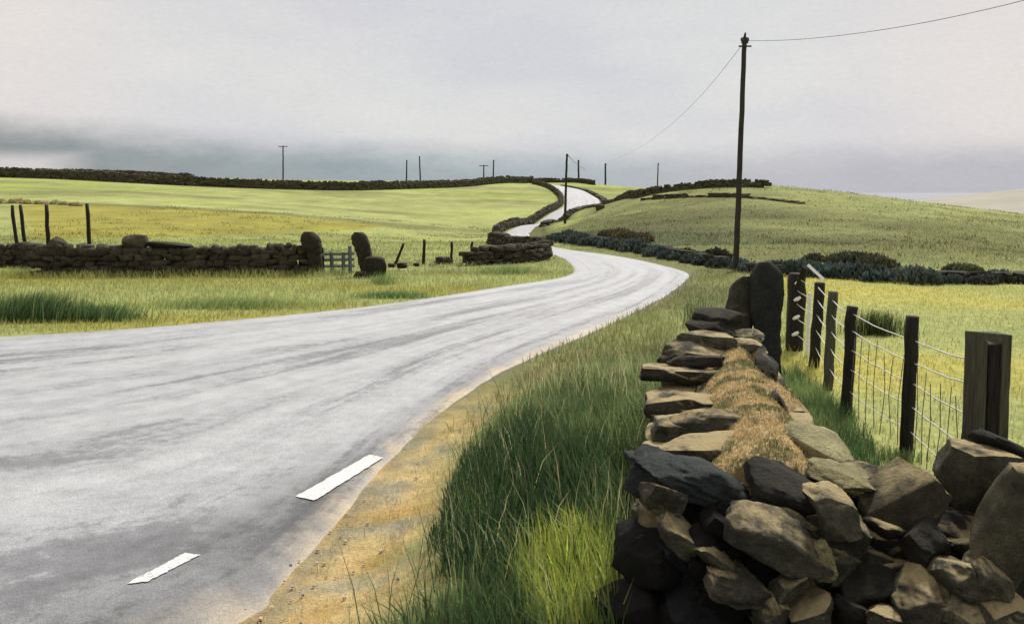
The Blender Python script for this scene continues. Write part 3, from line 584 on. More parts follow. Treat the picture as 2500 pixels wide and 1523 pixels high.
# ------------------------------------------------------------------ hedges at the foot of the right hill
def leaf_cloud(ctr, half, nl, size, col, var=.35):
    p = rng.normal(size=(nl, 3)); p /= np.linalg.norm(p, axis=1)[:, None]; p *= rng.uniform(.55, 1, (nl, 1)) ** .5
    p = p * np.array(half) * (.75 + .5 * fbm(p * 1.7 + rng.uniform(0, 60, 3), 3))[:, None]; p[:, 2] = np.abs(p[:, 2]) * 1.0
    c = np.array(col) * (1 + rng.uniform(-var, var * 1.5, (nl, 1))) * (1 + rng.normal(0, .08, (nl, 3)))
    return p + np.array(ctr), np.full(nl, 1.) * size * rng.uniform(.6, 1.5, nl), c
def hedge(name, pts, hs, label, cat='hedge', group=None, col=(.055, .075, .068), per=340, step=.30, sz=.085):
    path = resample(np.array([H(*q)[:2] for q in pts]), 60); s_ = np.r_[0, np.cumsum(np.linalg.norm(np.diff(path, axis=0), axis=1))]; Bs, Hs, Cs = [], [], []; stems = []; u = 0.
    while u <= s_[-1]:
        x, y = np.interp(u, s_, path[:, 0]) + rng.normal(0, .15), np.interp(u, s_, path[:, 1]) + rng.normal(0, .3); hgt = np.interp(u / max(s_[-1], .1), np.linspace(0, 1, len(hs)), hs) * rng.uniform(.6, 1.05)
        z = T(x, y); g = rng.uniform(.7, 1.4); cc = np.array(col) * g * np.array((1 + rng.uniform(-.1, .14), 1, 1 + rng.uniform(-.2, .1)))
        a, b, c = leaf_cloud((x, y, z), (hgt * .9 + .2, hgt * .7 + .1, hgt), per, sz, cc); Bs.append(a); Hs.append(b); Cs.append(c)
        for _ in range(2): a_, b_ = np.array((x, y, z + .02)), np.array((x + rng.normal(0, .2), y + rng.normal(0, .15), z + hgt * .85)); stems += [a_, a_ * .55 + b_ * .45 + rng.normal(0, .04, 3), b_, a_ * .5 + b_ * .5, a_ + .02]
        u += step * rng.uniform(.7, 1.3)
    o = thing(name, (path[0][0], path[0][1], T(*path[0])), label, cat, group); B, h_, c_ = np.vstack(Bs), np.concatenate(Hs), np.vstack(Cs)
    blades('foliage', B, h_, rng.uniform(.2, .9, len(B)), h_ * .7, c_, M_LEAF, o); mb = MB(); tube(mb, stems, .018, 5); mb.build('branches', M_WOOD, o); return o
HG = 'dark hedges along the foot of the hill'
hedge('bracken_bank', ((-40, 497), (60, 498), (140, 500), (205, 504)), (.5, .42, .4, .2), 'strip of pale brown bracken above the golden field', 'bracken', col=(.38, .34, .20), per=160, step=.7, sz=.14)
hedge('hedge', ((1335, 588), (1400, 592), (1480, 602), (1560, 615), (1620, 626)), (.2, .6, .4, .45, .55, .35), 'blue black hedge above the lower road bend', group=HG)
hedge('hedge', ((1630, 630), (1700, 642), (1780, 655)), (.3, .3, .35, .3), 'thin low hedge running up to the tall pole', group=HG)
hedge('hedge', ((1815, 662), (1900, 668), (2000, 676), (2100, 682), (2180, 688)), (.3, .4, .62, .5, .5), 'thick dark hedge right of the standing stone', group=HG)
hedge('hedge', ((2190, 688), (2300, 690), (2420, 693), (2560, 696), (2750, 700)), (.45, .3, .35, .22, .22), 'thinner hedge reaching the right picture edge', group=HG)
BG = 'bushes on the slope above the hedges'
hedge('bush', ((1478, 578), (1530, 584), (1575, 592)), (.45, .5, .3), 'brownish low bush behind the hedge by lower road bend', 'bush', BG, col=(.075, .068, .035))
hedge('bush', ((1668, 628), (1712, 633)), (.34, .3), 'olive bush with thin hedge below it, left of tall pole', 'bush', BG, col=(.06, .06, .03))
hedge('bush', ((1742, 634), (1756, 636)), (.45, .45), 'small rounded dark bush closest to the tall pole', 'bush', BG, col=(.035, .04, .026))
hedge('bush', ((2010, 640), (2090, 646), (2160, 655)), (.25, .5, .4), 'loose dark bush on the slope above the thick hedge', 'bush', BG, col=(.055, .064, .045))
hedge('bush', ((2300, 662), (2380, 668)), (.22, .3), 'faint low bush above hedge near right picture edge', 'bush', BG, col=(.09, .10, .05))
WG = px_path(((1350, 586), (1480, 600), (1620, 625), (1780, 657)), 60); 
field_wall('field_wall', WG + np.array([0, .5]), .35, .5, 'low dark wall half hidden under the hill foot hedges', FG, m=M_STONEDK, ch=.14, sl=.36, cope=False)
field_wall('field_wall', px_path(((1830, 668), (2050, 680), (2300, 692), (2700, 700)), 60) + np.array([0, .5]), .35, .5, 'low dark wall below the hedge behind yellow field', FG, m=M_STONEDK, ch=.14, sl=.36, cope=False)

# ------------------------------------------------------------------ near wall (leg A runs away from us, leg B turns right)
NW = thing('dry_stone_wall', (1.2, 4.4, T(1.2, 4.4)), 'big tumbled stone wall in right foreground topped with dry turf', 'stone wall')
TOP = 1.10
def cl(u): return np.array([1.12 + .90 * u, 4.3 + 4.4 * u])          # centre line of leg A
dirA = np.array([.90, 4.4]); LA = np.linalg.norm(dirA); dirA /= LA; nA = np.array([dirA[1], -dirA[0]]); aA = math.atan2(dirA[1], dirA[0])
def halfw(u): return .50 - .06 * u
mb = MB(); z = .15
while z < TOP - .14:
    c = rng.uniform(.10, .16)
    for side in (-1, 1):
        u = -.02
        while u < 1:
            l = rng.uniform(.28, .6); um = u + l / 2 / LA; dep = rng.uniform(.19, .27); off = side * (halfw(um) - dep + .02 + rng.normal(0, .025)); p0 = cl(um) + nA * off; g = rng.uniform(.65, 1.35)
            rock(mb, (p0[0], p0[1], z + c / 2), (l * .5, dep, c * .52), (rng.normal(0, .04), rng.normal(0, .04), aA + rng.normal(0, .06)), k=6, box=.8, cuts=6, rough=.06, col=(g, g * .99, g * .94)); u += l / LA
    z += c
for u in np.arange(0, 1, .07):                                        # hearting
    for z in (.3, .6, .88): p0 = cl(u); rock(mb, (p0[0], p0[1], z), (.26, .26, .2), (0, 0, rng.uniform(0, 3)), k=3)
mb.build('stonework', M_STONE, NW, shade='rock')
# flat top slabs seen one by one along the left edge and top of leg A: px, py, d, half w, half h, depth(m), yaw
for (px, py, zt, hw, hd, hz, mt, g) in ((1590, 915, 1.10, .22, .19, .050, 0, .7), (1672, 925, 1.08, .30, .17, .055, 0, .9), (1640, 985, 1.05, .30, .22, .06, 0, .75), (1612, 1050, 1.04, .20, .26, .07, 0, 1.1), (1700, 862, 1.16, .33, .26, .075, 0, .9), (1680, 830, 1.25, .26, .22, .05, 0, 1.5), (1710, 890, 1.10, .34, .16, .05, 1, .9),
                                        (1740, 800, 1.28, .24, .16, .07, 1, .9), (1755, 775, 1.36, .22, .18, .06, 1, 1.1), (1810, 822, 1.20, .20, .14, .05, 0, 1.7), (1800, 848, 1.17, .20, .16, .05, 0, 1.3), (1870, 900, 1.10, .10, .32, .09, 1, .8), (1872, 960, 1.06, .11, .20, .09, 1, .7), (1885, 1000, 1.05, .12, .16, .09, 1, .9), (1745, 1045, 1.10, .26, .2, .08, 0, .8), (1690, 1105, 1.07, .30, .18, .06, 0, .9), (1650, 880, 1.2, .22, .12, .03, 1, .8)):
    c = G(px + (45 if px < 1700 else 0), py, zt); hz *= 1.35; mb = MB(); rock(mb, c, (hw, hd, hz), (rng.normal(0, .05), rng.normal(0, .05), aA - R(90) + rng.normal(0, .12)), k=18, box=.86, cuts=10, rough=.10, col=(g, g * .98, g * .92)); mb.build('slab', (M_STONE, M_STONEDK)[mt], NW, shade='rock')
# dry turf on the wall top
tx, ty, V = 110, 24, []
for i in range(tx):
    for j in range(ty):
        u = -.02 + .92 * i / (tx - 1); s_ = (j / (ty - 1) - .5) * 2; cx = .15 - .06 * u; p0 = cl(u) + nA * (cx + s_ * (.17 + .38 * float(fbm(np.array([[u * 11., 3. + np.sign(s_) * 4, 7.]]), 4)[0]) - .08 * max(0, min(1, (u - .5) * 5))))
        V.append((p0[0], p0[1], TOP + .0 + .10 * (1 - s_ * s_) * (.55 + .8 * float(fbm(np.array([[p0[0] * 3.4, p0[1] * 3.4, 2.]]), 4)[0])) - .13 * abs(s_) ** 3 - (.05 * (4 - i) if i < 4 else 0)))
mb = MB(); mb.add(V, [(i * ty + j, i * ty + j + 1, (i + 1) * ty + j + 1, (i + 1) * ty + j) for i in range(tx - 1) for j in range(ty - 1)]); mb.build('dry_turf', M_TURF, NW)
tv = np.array(V); kk = 16000; ii = rng.integers(0, tx - 1, kk) * ty + rng.integers(2, ty - 3, kk); f_ = rng.random((kk, 1)); f2 = rng.random((kk, 1))
tb = tv[ii] * (1 - f_) + tv[ii + ty] * f_; tb = tb + (tv[ii + 1] - tv[ii]) * f2; pt = n2d(tb[:, 0], tb[:, 1], 6., 3, 77.)
tcol = lerp(np.broadcast_to(np.array((.50, .38, .19)), (kk, 3)), np.broadcast_to(np.array((.17, .17, .08)), (kk, 3)), sstep(.42, .62, pt)) * rng.uniform(.6, 1.35, (kk, 1))
o = blades('dry_moss', tb, rng.uniform(.008, .026, kk) * (.5 + pt), rng.uniform(.2, .9, kk), rng.uniform(.004, .010, kk), tcol, M_GRASS, NW); o['kind'] = 'stuff'
# leg B: rubble body seen face on, then the stones one can tell apart
mb = MB(); mb2 = MB()
for x in np.arange(.74, 5.2, .25):
    for z in np.arange(.05, 1.05, .17):
        for yy in (4.02, 4.4):
            top = 1.02 - .10 * (x < .95) + (.17 if 1.95 < x else 0)
            if z < top - .05:
                g = rng.uniform(.25, .7) * (.35 if x < 1.25 else 1); rock(mb2 if x < 1.35 else mb, (x + rng.normal(0, .05), yy + rng.normal(0, .05) + .02 * x, z + rng.normal(0, .03)), (rng.uniform(.15, .25), .2, rng.uniform(.10, .15)), (rng.normal(0, .15), rng.normal(.25, .25), rng.normal(0, .2)), k=12, box=.7, cuts=9, rough=.12, col=(g, g * .97, g * .9))  # near-left stones tinted dark to paint the shadow there
for _ in range(150):
    x = rng.uniform(.75, 3.3); z = rng.uniform(.35, 1.02); r = rng.uniform(.04, .085); g = rng.uniform(.3, .9) * (.4 if x < 1.25 else 1)
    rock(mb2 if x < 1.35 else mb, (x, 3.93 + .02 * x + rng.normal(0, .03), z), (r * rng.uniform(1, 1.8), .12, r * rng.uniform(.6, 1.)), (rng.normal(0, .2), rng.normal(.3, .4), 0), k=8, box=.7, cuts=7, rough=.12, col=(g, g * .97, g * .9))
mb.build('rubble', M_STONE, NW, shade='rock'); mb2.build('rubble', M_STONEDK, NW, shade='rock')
ST = [  # px, py, d, half w px, half h px, depth m, roll (deg, clockwise on screen), material, tint
 (1685, 1160, 4.25, 138, 42, .28, 20, 3, 1.0), (1605, 1215, 4.05, 48, 32, .14, 20, 0, .9), (1600, 1165, 4.2, 62, 40, .2, 25, 3, .8),
 (1885, 1300, 3.92, 125, 66, .22, 30, 0, .95), (2020, 1240, 3.95, 48, 56, .16, -15, 0, 1.3), (1925, 1180, 4.15, 90, 34, .22, 18, 1, .7), (2065, 1170, 4.25, 90, 26, .2, 14, 4, .8),
 (1655, 1300, 3.95, 52, 30, .15, 38, 0, 1.1), (1735, 1350, 3.90, 58, 30, .15, 34, 0, .9), (1800, 1420, 3.82, 92, 34, .16, 20, 0, .95), (1990, 1350, 3.86, 44, 46, .14, 10, 4, .75), (2040, 1370, 3.9, 48, 40, .15, -5, 0, .95), (1915, 1425, 3.80, 50, 24, .14, -30, 0, 1.0), (1880, 1490, 3.76, 40, 46, .14, 8, 0, .9), (1975, 1490, 3.74, 56, 26, .14, -25, 0, .85),
 (2130, 1420, 3.85, 80, 52, .18, 10, 1, .8), (1640, 1400, 4.1, 70, 54, .2, 30, 3, .35), (1705, 1475, 3.95, 74, 44, .2, 30, 3, .35), (2075, 1490, 3.75, 52, 34, .15, 20, 1, .9), (2250, 1330, 3.85, 50, 52, .16, -30, 1, .8),  # the two darkest stones paint the shadow at the wall corner
 (2240, 1450, 3.66, 62, 44, .16, -24, 0, .8), (2330, 1400, 3.62, 56, 38, .15, 15, 0, 1.1), (2350, 1490, 3.55, 72, 42, .16, -8, 0, 1.2), (2460, 1500, 3.45, 58, 40, .15, 12, 0, 1.0), (2160, 1510, 3.62, 46, 30, .14, 5, 0, .9), (2420, 1420, 3.55, 50, 42, .15, 30, 0, 1.3)]
MS = (M_STONE, M_STONEDK, M_TURF, M_STONEBL, M_STONELT)
for (px, py, d, hw, hh, dep, roll, mt, g) in ST:
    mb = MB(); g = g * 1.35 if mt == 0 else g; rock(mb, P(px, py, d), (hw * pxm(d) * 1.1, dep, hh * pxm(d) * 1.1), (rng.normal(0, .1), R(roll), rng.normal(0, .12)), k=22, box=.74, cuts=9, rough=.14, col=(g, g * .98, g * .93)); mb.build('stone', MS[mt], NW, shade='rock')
# stones that stand clear of the wall
lone('boulder', 1998, 1098, 4.8, 82, 44, .22, 'smooth yellow lit boulder on the wall beside dark grass', 'boulder', m=M_STONELT, rot=(.1, .25, 0), k=14, box=.35)
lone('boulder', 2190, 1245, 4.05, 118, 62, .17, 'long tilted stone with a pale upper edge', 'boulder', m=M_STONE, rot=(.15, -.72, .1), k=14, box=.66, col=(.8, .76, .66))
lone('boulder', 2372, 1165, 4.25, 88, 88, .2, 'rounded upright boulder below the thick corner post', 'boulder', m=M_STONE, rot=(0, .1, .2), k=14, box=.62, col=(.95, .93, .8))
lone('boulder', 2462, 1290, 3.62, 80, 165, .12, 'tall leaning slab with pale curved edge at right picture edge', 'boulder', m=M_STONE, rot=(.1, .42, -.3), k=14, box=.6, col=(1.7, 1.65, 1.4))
lone('boulder', 2452, 1092, 4.3, 78, 21, .14, 'dark bar shaped stone leaning on the corner post', 'boulder', m=M_STONEDK, rot=(0, .42, 0), k=10, box=.6, col=(.5, .5, .5))
pillar('standing_stone', ((1866, 1098, 40), (1868, 960, 36), (1871, 872, 32), (1872, 810, 34), (1873, 750, 41), (1874, 700, 45), (1871, 660, 38), (1868, 640, 15)), 9.0, 'tall dark round topped stone standing at far wall end', 'standing stone', M_STONEBL, depth=.6, col=(.85, .78, .66))
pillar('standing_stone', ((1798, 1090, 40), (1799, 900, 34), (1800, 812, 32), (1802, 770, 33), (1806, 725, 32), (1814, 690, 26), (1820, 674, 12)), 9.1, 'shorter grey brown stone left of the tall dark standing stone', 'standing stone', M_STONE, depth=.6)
mb = MB()

# ------------------------------------------------------------------ wire fence on the right
FN = thing('wire_fence', (3.6, 8.3, 0), 'sheep netting fence on dark posts beside the yellow field', 'fence')
def fpost(x0, x1, ytop, d, wpx, m, square=False, label=None, depth=None):
    tp_ = P(x1, ytop, d); bt = P(x0, 470 + (CAM_Z) / d * F, d); bt[2] = -.15; r = wpx * pxm(d) / 2; mb = MB(); us = np.linspace(0, 1, 9)
    pts = [bt + (tp_ - bt) * u + np.r_[rng.normal(0, r * .07, 2), 0] for u in us]; tube(mb, pts, [r * (1.03 - .06 * u) * (1.25 if square else 1) for u in us], 4 if square else 9, wob=.03 if square else .06)
    o = mb.build('post', m, FN, shade=not square)
    if label: o['label'] = label
    return o, bt, tp_
t0_ = P(2412, 818, 6.3); b0 = P(2396, 1300, 6.3); mb = MB(); nz = 16; V = []
prof = [(-.112, -.10), (-.05, -.10), (-.04, -.075), (.045, -.075), (.055, -.10), (.115, -.10), (.115, .10), (-.112, .10)]    # shallow groove down the front
tz = [.02, -.035, -.05, -.05, -.03, .015, .01, .015]                                                                         # weathered, dished top
for i in range(nz):
    u = i / (nz - 1)
    for k_, (a_, b_) in enumerate(prof):
        V.append((t0_[0] * (1 - u) + b0[0] * u + a_ * (1 + rng.normal(0, .012)), 6.3 + b_, (t0_[2] + tz[k_]) * (1 - u) - .12 * u))
mb.add(V, [(i * 8 + a_, (i + 1) * 8 + a_, (i + 1) * 8 + (a_ + 1) % 8, i * 8 + (a_ + 1) % 8) for i in range(nz - 1) for a_ in range(8)] + [tuple(range(8))])
s0 = mb.build('post', M_WOODLT, FN, shade=False); s0['label'] = 'thick squared olive corner post with a dark groove'
mb = MB(); V = []
for i in range(nz):
    u = i / (nz - 1); cx = t0_[0] * (1 - u) + b0[0] * u + .002
    for a_, b_ in ((-.043, -.082), (.044, -.082), (.044, -.070), (-.043, -.070)): V.append((cx + a_ + rng.normal(0, .004), 6.3 + b_ - .012, (t0_[2] - .052) * (1 - u) + .3 * u))
mb.add(V, [(i * 4 + a_, i * 4 + (a_ + 1) % 4, (i + 1) * 4 + (a_ + 1) % 4, (i + 1) * 4 + a_) for i in range(nz - 1) for a_ in range(4)] + [(3, 2, 1, 0)]); mb.build('batten', M_WOOD, s0 and FN, shade=False)
s1, b1_, t1_ = fpost(2212, 2228, 772, 8.35, 33, M_WOOD)
s2, b2_, t2_ = fpost(2066, 2080, 748, 9.9, 28, M_WOOD)
fpost(2020, 2034, 712, 11.2, 25, M_WOODLT)
fpost(1986, 2001, 690, 12.8, 26, M_WOOD)
s5, b5, t5 = fpost(1938, 1948, 668, 14.2, 42, M_WOOD, label='black post with four white insulators')
fpost(1926, 1931, 674, 15.5, 16, M_WOODLT); fpost(1971, 1977, 715, 13.6, 7, M_WHITE, True, 'thin white upright beside the black posts')
for i, yy in enumerate((690, 730, 775, 815)):
    p0 = P(1949 - i * 2.5, yy, 14.0); mb = MB(); tube(mb, [p0 + (-.05, 0, -.025), p0, p0 + (.05, 0, .03)], [.02, .032, .02], 7); mb.v = [q_ - np.array(FN.location) for q_ in mb.v]; mb.build('insulator', M_PORC, s5)
p0, p1 = P(1974, 648, 13.6), P(2013, 684, 13.2); mb = MB(); tube(mb, [p0, (p0 + p1) / 2, p1], .03, 4); mb.build('brace', M_WHITE, FN, shade=False)
p0, p1 = P(1968, 652, 13.7), P(1950, 700, 14); mb = MB(); tube(mb, [p0, (p0 + p1) / 2, p1], .06, 4); mb.build('brace', M_WOOD, FN, shade=False)
fl = [np.array([P(1938, 800, 14.2)[0], 14.2]), np.array([P(1990, 800, 12.8)[0], 12.8]), np.array([P(2026, 800, 11.2)[0], 11.2]), b2_[:2], b1_[:2], np.array([b0[0], 6.3])]
lev = [(1.17, 1.12, 1.30), (.98, .92, 1.12), (.77, .72, .86), (.55, .50, .60), (.30, .26, .34)]
for k, (za, zb, zc) in enumerate(lev):
    zs = [za, za, za, za, zb, zc]; pts = []
    for i in range(5):
        for u in np.linspace(0, 1, 8, endpoint=False): pts.append((*(fl[i] * (1 - u) + fl[i + 1] * u), zs[i] * (1 - u) + zs[i + 1] * u - .10 * u * (1 - u) + rng.normal(0, .004)))
    pts.append((*fl[-1], zs[-1])); pts = np.array(pts); pts[:, 1] -= .05; mb = MB(); tube(mb, pts, .0062 if k < 4 else .005, 5, cap=False); mb.build('wire', M_WIRE if k != 1 else M_WIRE, FN)
mb = MB()
for i in range(3, 5):
    m_ = 9 if i == 4 else 8
    for u in np.linspace(.07, .95, m_):
        p0 = fl[i] * (1 - u) + fl[i + 1] * u; zt = (lev[1][0] if i == 3 else lev[1][1]) + .0
        tube(mb, [(p0[0] + rng.normal(0, .012), p0[1] - .045, .05), (p0[0] + rng.normal(0, .02), p0[1] - .045, .5), (p0[0] + rng.normal(0, .012), p0[1] - .045, zt * rng.uniform(.9, 1.02))], .0042, 4)
mb.build('wire_netting', M_NET, FN)

# ------------------------------------------------------------------ grass
G_DK, G_MID, G_BRIGHT, G_DRY, G_PALE = np.array((.055, .100, .038)), np.array((.21, .28, .105)), np.array((.40, .46, .08)), np.array((.56, .46, .26)), np.array((.24, .31, .13))
def vary(c, k, v=.3): return c * (1 + rng.uniform(-v, v, (k, 1))) * (1 + rng.normal(0, .07, (k, 3)))
def stuff(o, label): return tag(o, label, 'grass', kind='stuff')
# a) tall verge grass against the near wall
k = 60000; x = rng.uniform(-1.6, 2.4, k); y = rng.uniform(3.2, 13, k) ** 1.0; s_ = dline(x, y, RE); cl_ = n2d(x, y, 2.2, 3, 6.)
okm = ~inpoly(x, y, ROAD) & (s_ > .62 + .5 * cl_ * sstep(9, 5, y) + .50 * sstep(5.8, 4.3, y)) & (x < wall_left(y) + np.where(y > 8.9, .9, .06)) & ~((y < 4.25) & (x > .52)) & (rng.random(k) < .35 + .9 * cl_)
x, y, s_, cl_ = x[okm], y[okm], s_[okm], cl_[okm]; k = len(x); b = np.stack([x, y, ter(x, y)], 1)
br = sstep(.25, .6, (1 - np.hypot((x - .34) / .46, (y - 4.7) / 1.25)) + (cl_ - .5)); md = sstep(.36, .60, n2d(x, y, 1.5, 3, 31.)); far = sstep(6.8, 10., y + (cl_ - .5) * 2 - (x - .6) * .8)
edge_dark = sstep(.62, .42, np.abs(s_ - 1.05) + (cl_ - .5) * 1.1) * sstep(9.5, 7.5, y); col = vary(G_DK, k); col = lerp(col, vary(G_MID, k), md * .9); col = lerp(col, vary(G_BRIGHT, k), br * (.45 + .55 * rng.random(k))); col = lerp(col, vary(G_PALE, k), far * .8)
col = lerp(col, vary(G_DK * (.55, .62, .72), k), edge_dark * (rng.random(k) < .85)); h_ = (.13 + .28 * cl_) * (1 - .68 * far) * sstep(.4, 1.1, s_) * rng.uniform(.5, 1.25, k)  # darkens blades along the road side of the verge
stuff(blades('tall_grass', b, h_, rng.uniform(.1, .75, k), rng.uniform(.006, .013, k), col, M_GRASS, az=rng.normal(2.4, 1.1, k)), 'tall dark green verge grass against the near wall')
# b) long reed stems standing out of it
k = 420; x = rng.normal(-.15, .45, k) ; y = rng.normal(6.2, 1.2, k); s_ = dline(x, y, RE); m_ = ~inpoly(x, y, ROAD) & (s_ > .8) & (x < wall_left(y) - .05) & (y > 4); x, y = x[m_], y[m_]; k = len(x)
stuff(blades('reed_stems', np.stack([x, y, ter(x, y)], 1), rng.uniform(.35, .62, k), rng.uniform(.1, .5, k), rng.uniform(.005, .008, k), vary(G_DK * .8, k), M_GRASS), 'thin dark reed stems rising from the verge grass')
k = 900; x = rng.uniform(-1, 1.6, k); y = rng.uniform(4, 11, k); s_ = dline(x, y, RE); m_ = ~inpoly(x, y, ROAD) & (s_ > .75) & (x < wall_left(y)) & ~((y < 4.3) & (x > .5)); x, y = x[m_], y[m_]; k = len(x)
stuff(blades('grass_seed_stems', np.stack([x, y, ter(x, y)], 1), rng.uniform(.22, .5, k), rng.uniform(.1, .6, k), rng.uniform(.003, .006, k), vary(np.array((.48, .44, .24)), k), M_GRASS), 'pale thin seed stems among the verge grass')
def scatter(name, label, n_, xr, yr, keep, hr, wr_, colf, lean=(.1, .7), yp=1.0):
    x = rng.uniform(*xr, n_); y = yr[0] + (yr[1] - yr[0]) * rng.random(n_) ** yp; m_ = keep(x, y) & ~inpoly(x, y, ROAD); x, y = x[m_], y[m_]; k = len(x); sc = .6 + .8 * n2d(x, y, .9, 3, 12.)
    stuff(blades(name, np.stack([x, y, ter(x, y)], 1), rng.uniform(*hr, k) * sc, rng.uniform(*lean, k), rng.uniform(*wr_, k), colf(x, y, k), M_GRASS), label)
def gcol(x, y, k, f=1.0, v=.22): return ground_col(x, y) * f * (1 + rng.uniform(-v, v, (k, 1))) * (1 + rng.normal(0, .05, (k, 3)))
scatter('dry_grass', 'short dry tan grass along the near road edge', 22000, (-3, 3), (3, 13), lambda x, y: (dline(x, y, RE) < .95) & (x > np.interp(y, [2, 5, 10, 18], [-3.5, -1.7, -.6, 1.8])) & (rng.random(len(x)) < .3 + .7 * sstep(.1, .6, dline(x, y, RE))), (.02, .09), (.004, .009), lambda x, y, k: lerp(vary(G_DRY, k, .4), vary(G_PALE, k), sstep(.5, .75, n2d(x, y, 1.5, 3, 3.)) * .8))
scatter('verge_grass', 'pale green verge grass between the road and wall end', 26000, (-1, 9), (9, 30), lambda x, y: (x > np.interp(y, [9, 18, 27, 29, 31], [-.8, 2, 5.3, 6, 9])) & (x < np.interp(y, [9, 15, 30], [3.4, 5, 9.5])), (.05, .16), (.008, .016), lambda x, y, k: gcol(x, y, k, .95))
scatter('shade_grass', 'dark green grass between near wall and fence', 26000, (1.6, 4.2), (4.6, 12), lambda x, y: (x > wall_left(y) + .9) & (x < 3.4 + .04 * y + .0) & ((x - wall_left(y) - .9) < 1.15 - .03 * y + .5 * n2d(x, y, 1.5, 2)), (.10, .26), (.006, .012), lambda x, y, k: lerp(vary(G_DK * 1.3, k), vary(G_MID, k), sstep(.4, .7, n2d(x, y, 1.2, 3))))  # strip coloured darker to paint the shade beside the wall
scatter('field_grass', 'short yellow green grass of the field behind the fence', 60000, (2.6, 19), (5, 28), lambda x, y: x > np.maximum(wall_left(y) + 1.6, 0), (.03, .085), (.008, .018), lambda x, y, k: gcol(x, y, k, 1.0))
scatter('roadside_grass', 'yellow green rough grass between road and left wall', 60000, (-19, 3), (13, 28.5), lambda x, y: x < np.interp(y, [12, 28, 29], [4, 4, 2]), (.05, .17), (.010, .02), lambda x, y, k: gcol(x, y, k, .98))
scatter('meadow_grass', 'light green meadow grass behind the left wall', 70000, (-34, 3), (27.5, 64), lambda x, y: (np.abs(x) < .62 * y) & (rng.random(len(x)) < sstep(64, 34, y) * 1.1), (.04, .12), (.02, .04), lambda x, y, k: gcol(x, y, k, 1.12, .15))
scatter('hill_grass', 'olive green grass covering the right hill', 90000, (2, 50), (28, 84), lambda x, y: (x < .62 * y) & (dline(x, y, RE) > .5) & (rng.random(len(x)) < sstep(86, 40, y) * 1.1), (.03, .09), (.02, .04), lambda x, y, k: gcol(x, y, k, 1.15, .15))
scatter('wall_foot_grass', 'rough grass along the foot of the left walls', 9000, (-16, 1.5), (25.6, 27.6), lambda x, y: dline(x, y, [tuple(q) for q in WL]) < .75 + .6 * n2d(x, y, .8, 2), (.10, .34), (.012, .022), lambda x, y, k: gcol(x, y, k, .9))
k = 5200; x = rng.uniform(-3, 2.6, k); y = 3.4 + 9 * rng.random(k) ** 1.3; d_ = dline(x, y, RE); io = inpoly(x, y, ROAD); m_ = (rng.random(k) < np.where(io, np.exp(-d_ / .12), np.exp(-d_ / .30)) * .9) & (x > np.interp(y, [2, 5, 10, 18], [-3.5, -1.7, -.6, 1.8])); x, y, io = x[m_], y[m_], io[m_]
mb = MB()
for a_, b_, z_, c_ in zip(x, y, ter(x, y), rng.random(len(x))):
    r = .005 + .008 * rng.random() ** 3; g = rng.uniform(.5, 1.2); rock(mb, (a_, b_, z_ + r * .45 + .012), (r * rng.uniform(.8, 1.5), r, r * .7), (0, 0, rng.uniform(0, 3)), k=2, box=.4, cuts=2, col=np.array((.34, .33, .31) if c_ < .6 else (.48, .38, .24)) * g)
M_GRAVEL, t, p = new_mat('loose_gravel'); t.links.new(attr(t), p.inputs['Base Color']); p.inputs['Roughness'].default_value = .9
tag(mb.build('gravel', M_GRAVEL, shade=False), 'loose gravel along the right road edge', 'gravel', kind='stuff')
scatter('rushes', 'scattered olive tussocks on the right hill and meadow', 60000, (-34, 50), (28, 90), lambda x, y: (np.abs(x) < .62 * y) & (n2d(x, y, .8, 3, 91.) > .60) & (dline(x, y, RE) > 1) & (dline(x, y, LE) > 1), (.06, .20), (.025, .05), lambda x, y, k: gcol(x, y, k, .72, .3))
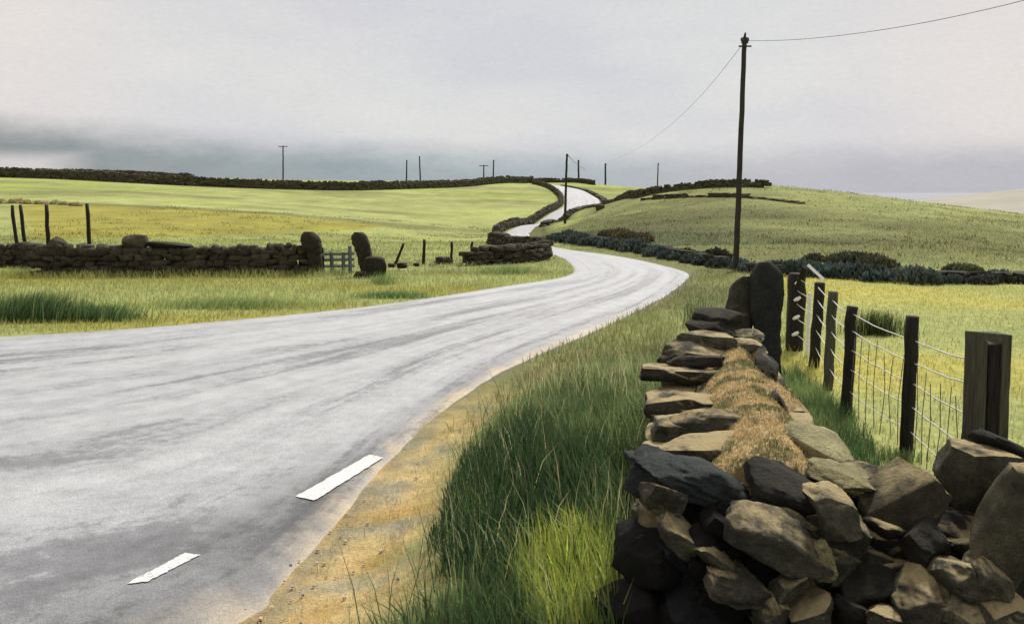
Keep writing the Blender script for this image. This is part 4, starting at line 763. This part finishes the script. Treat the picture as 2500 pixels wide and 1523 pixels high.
# c) tufts one can point at
def tuft(px, py, spread_px, hpx, n_, col, label, d=None, name='grass_tuft', cat='grass tuft', width=(.008, .015), lean=(.1, .7), az=None, ys_=.35, group=None):
    c = H(px, py) if d is None else P(px, py, d); s_ = pxm(c[1]); o = thing(name, c, label, cat, group); x = c[0] + rng.normal(0, spread_px * s_ * .5, n_); y = c[1] + rng.normal(0, spread_px * s_ * ys_, n_)
    m_ = ~inpoly(x, y, ROAD); x, y = x[m_], y[m_]; k = len(x); blades('leaves', np.stack([x, y, ter(x, y)], 1), hpx * s_ * rng.uniform(.35, 1.1, k), rng.uniform(*lean, k), rng.uniform(*width, k), lerp(vary(np.array(col), k), vary(G_MID, k), (rng.random(k) < .25) * 1.), M_GRASS, o, az=None if az is None else rng.normal(az, .6, k)); return o
tuft(70, 782, 120, 75, 3200, G_DK * 1.2, 'large dark green tuft at left picture edge by the road', name='grass_clump', az=.4, ys_=.22)
tuft(235, 782, 95, 48, 1800, G_DK * 1.6, 'medium dark tuft right of the large roadside tuft', name='grass_clump', az=.4, ys_=.2)
tuft(560, 752, 190, 36, 1800, G_MID * 1.2, 'wide thin row of leaning green grass along left road edge', az=.2, ys_=.12, lean=(.4, .95))
tuft(960, 728, 95, 22, 1100, G_DK * 2.2, 'low dark tuft hanging over left road edge', az=.2, ys_=.12)
tuft(930, 695, 36, 38, 260, G_MID, 'small leaning tuft below the right gatepost boulder', az=.5)
tuft(1240, 668, 80, 26, 900, G_MID * 1.2, 'green tuft below the dark wall stub by the bend', ys_=.2)
tuft(2135, 815, 62, 62, 900, np.array((.05, .06, .022)), 'dark reed clump in the yellow field behind fence posts', name='reed_clump', cat='reeds', lean=(.05, .4), width=(.01, .018))
tuft(1700, 795, 34, 92, 130, np.array((.05, .07, .03)), 'spindly weed growing left of the standing stones', name='weed', cat='weed', lean=(.05, .5), width=(.008, .014))
tuft(2190, 1115, 60, 40, 200, G_MID * .9, 'small leafy tuft at foot of the nearest dark fence post', d=8.2)
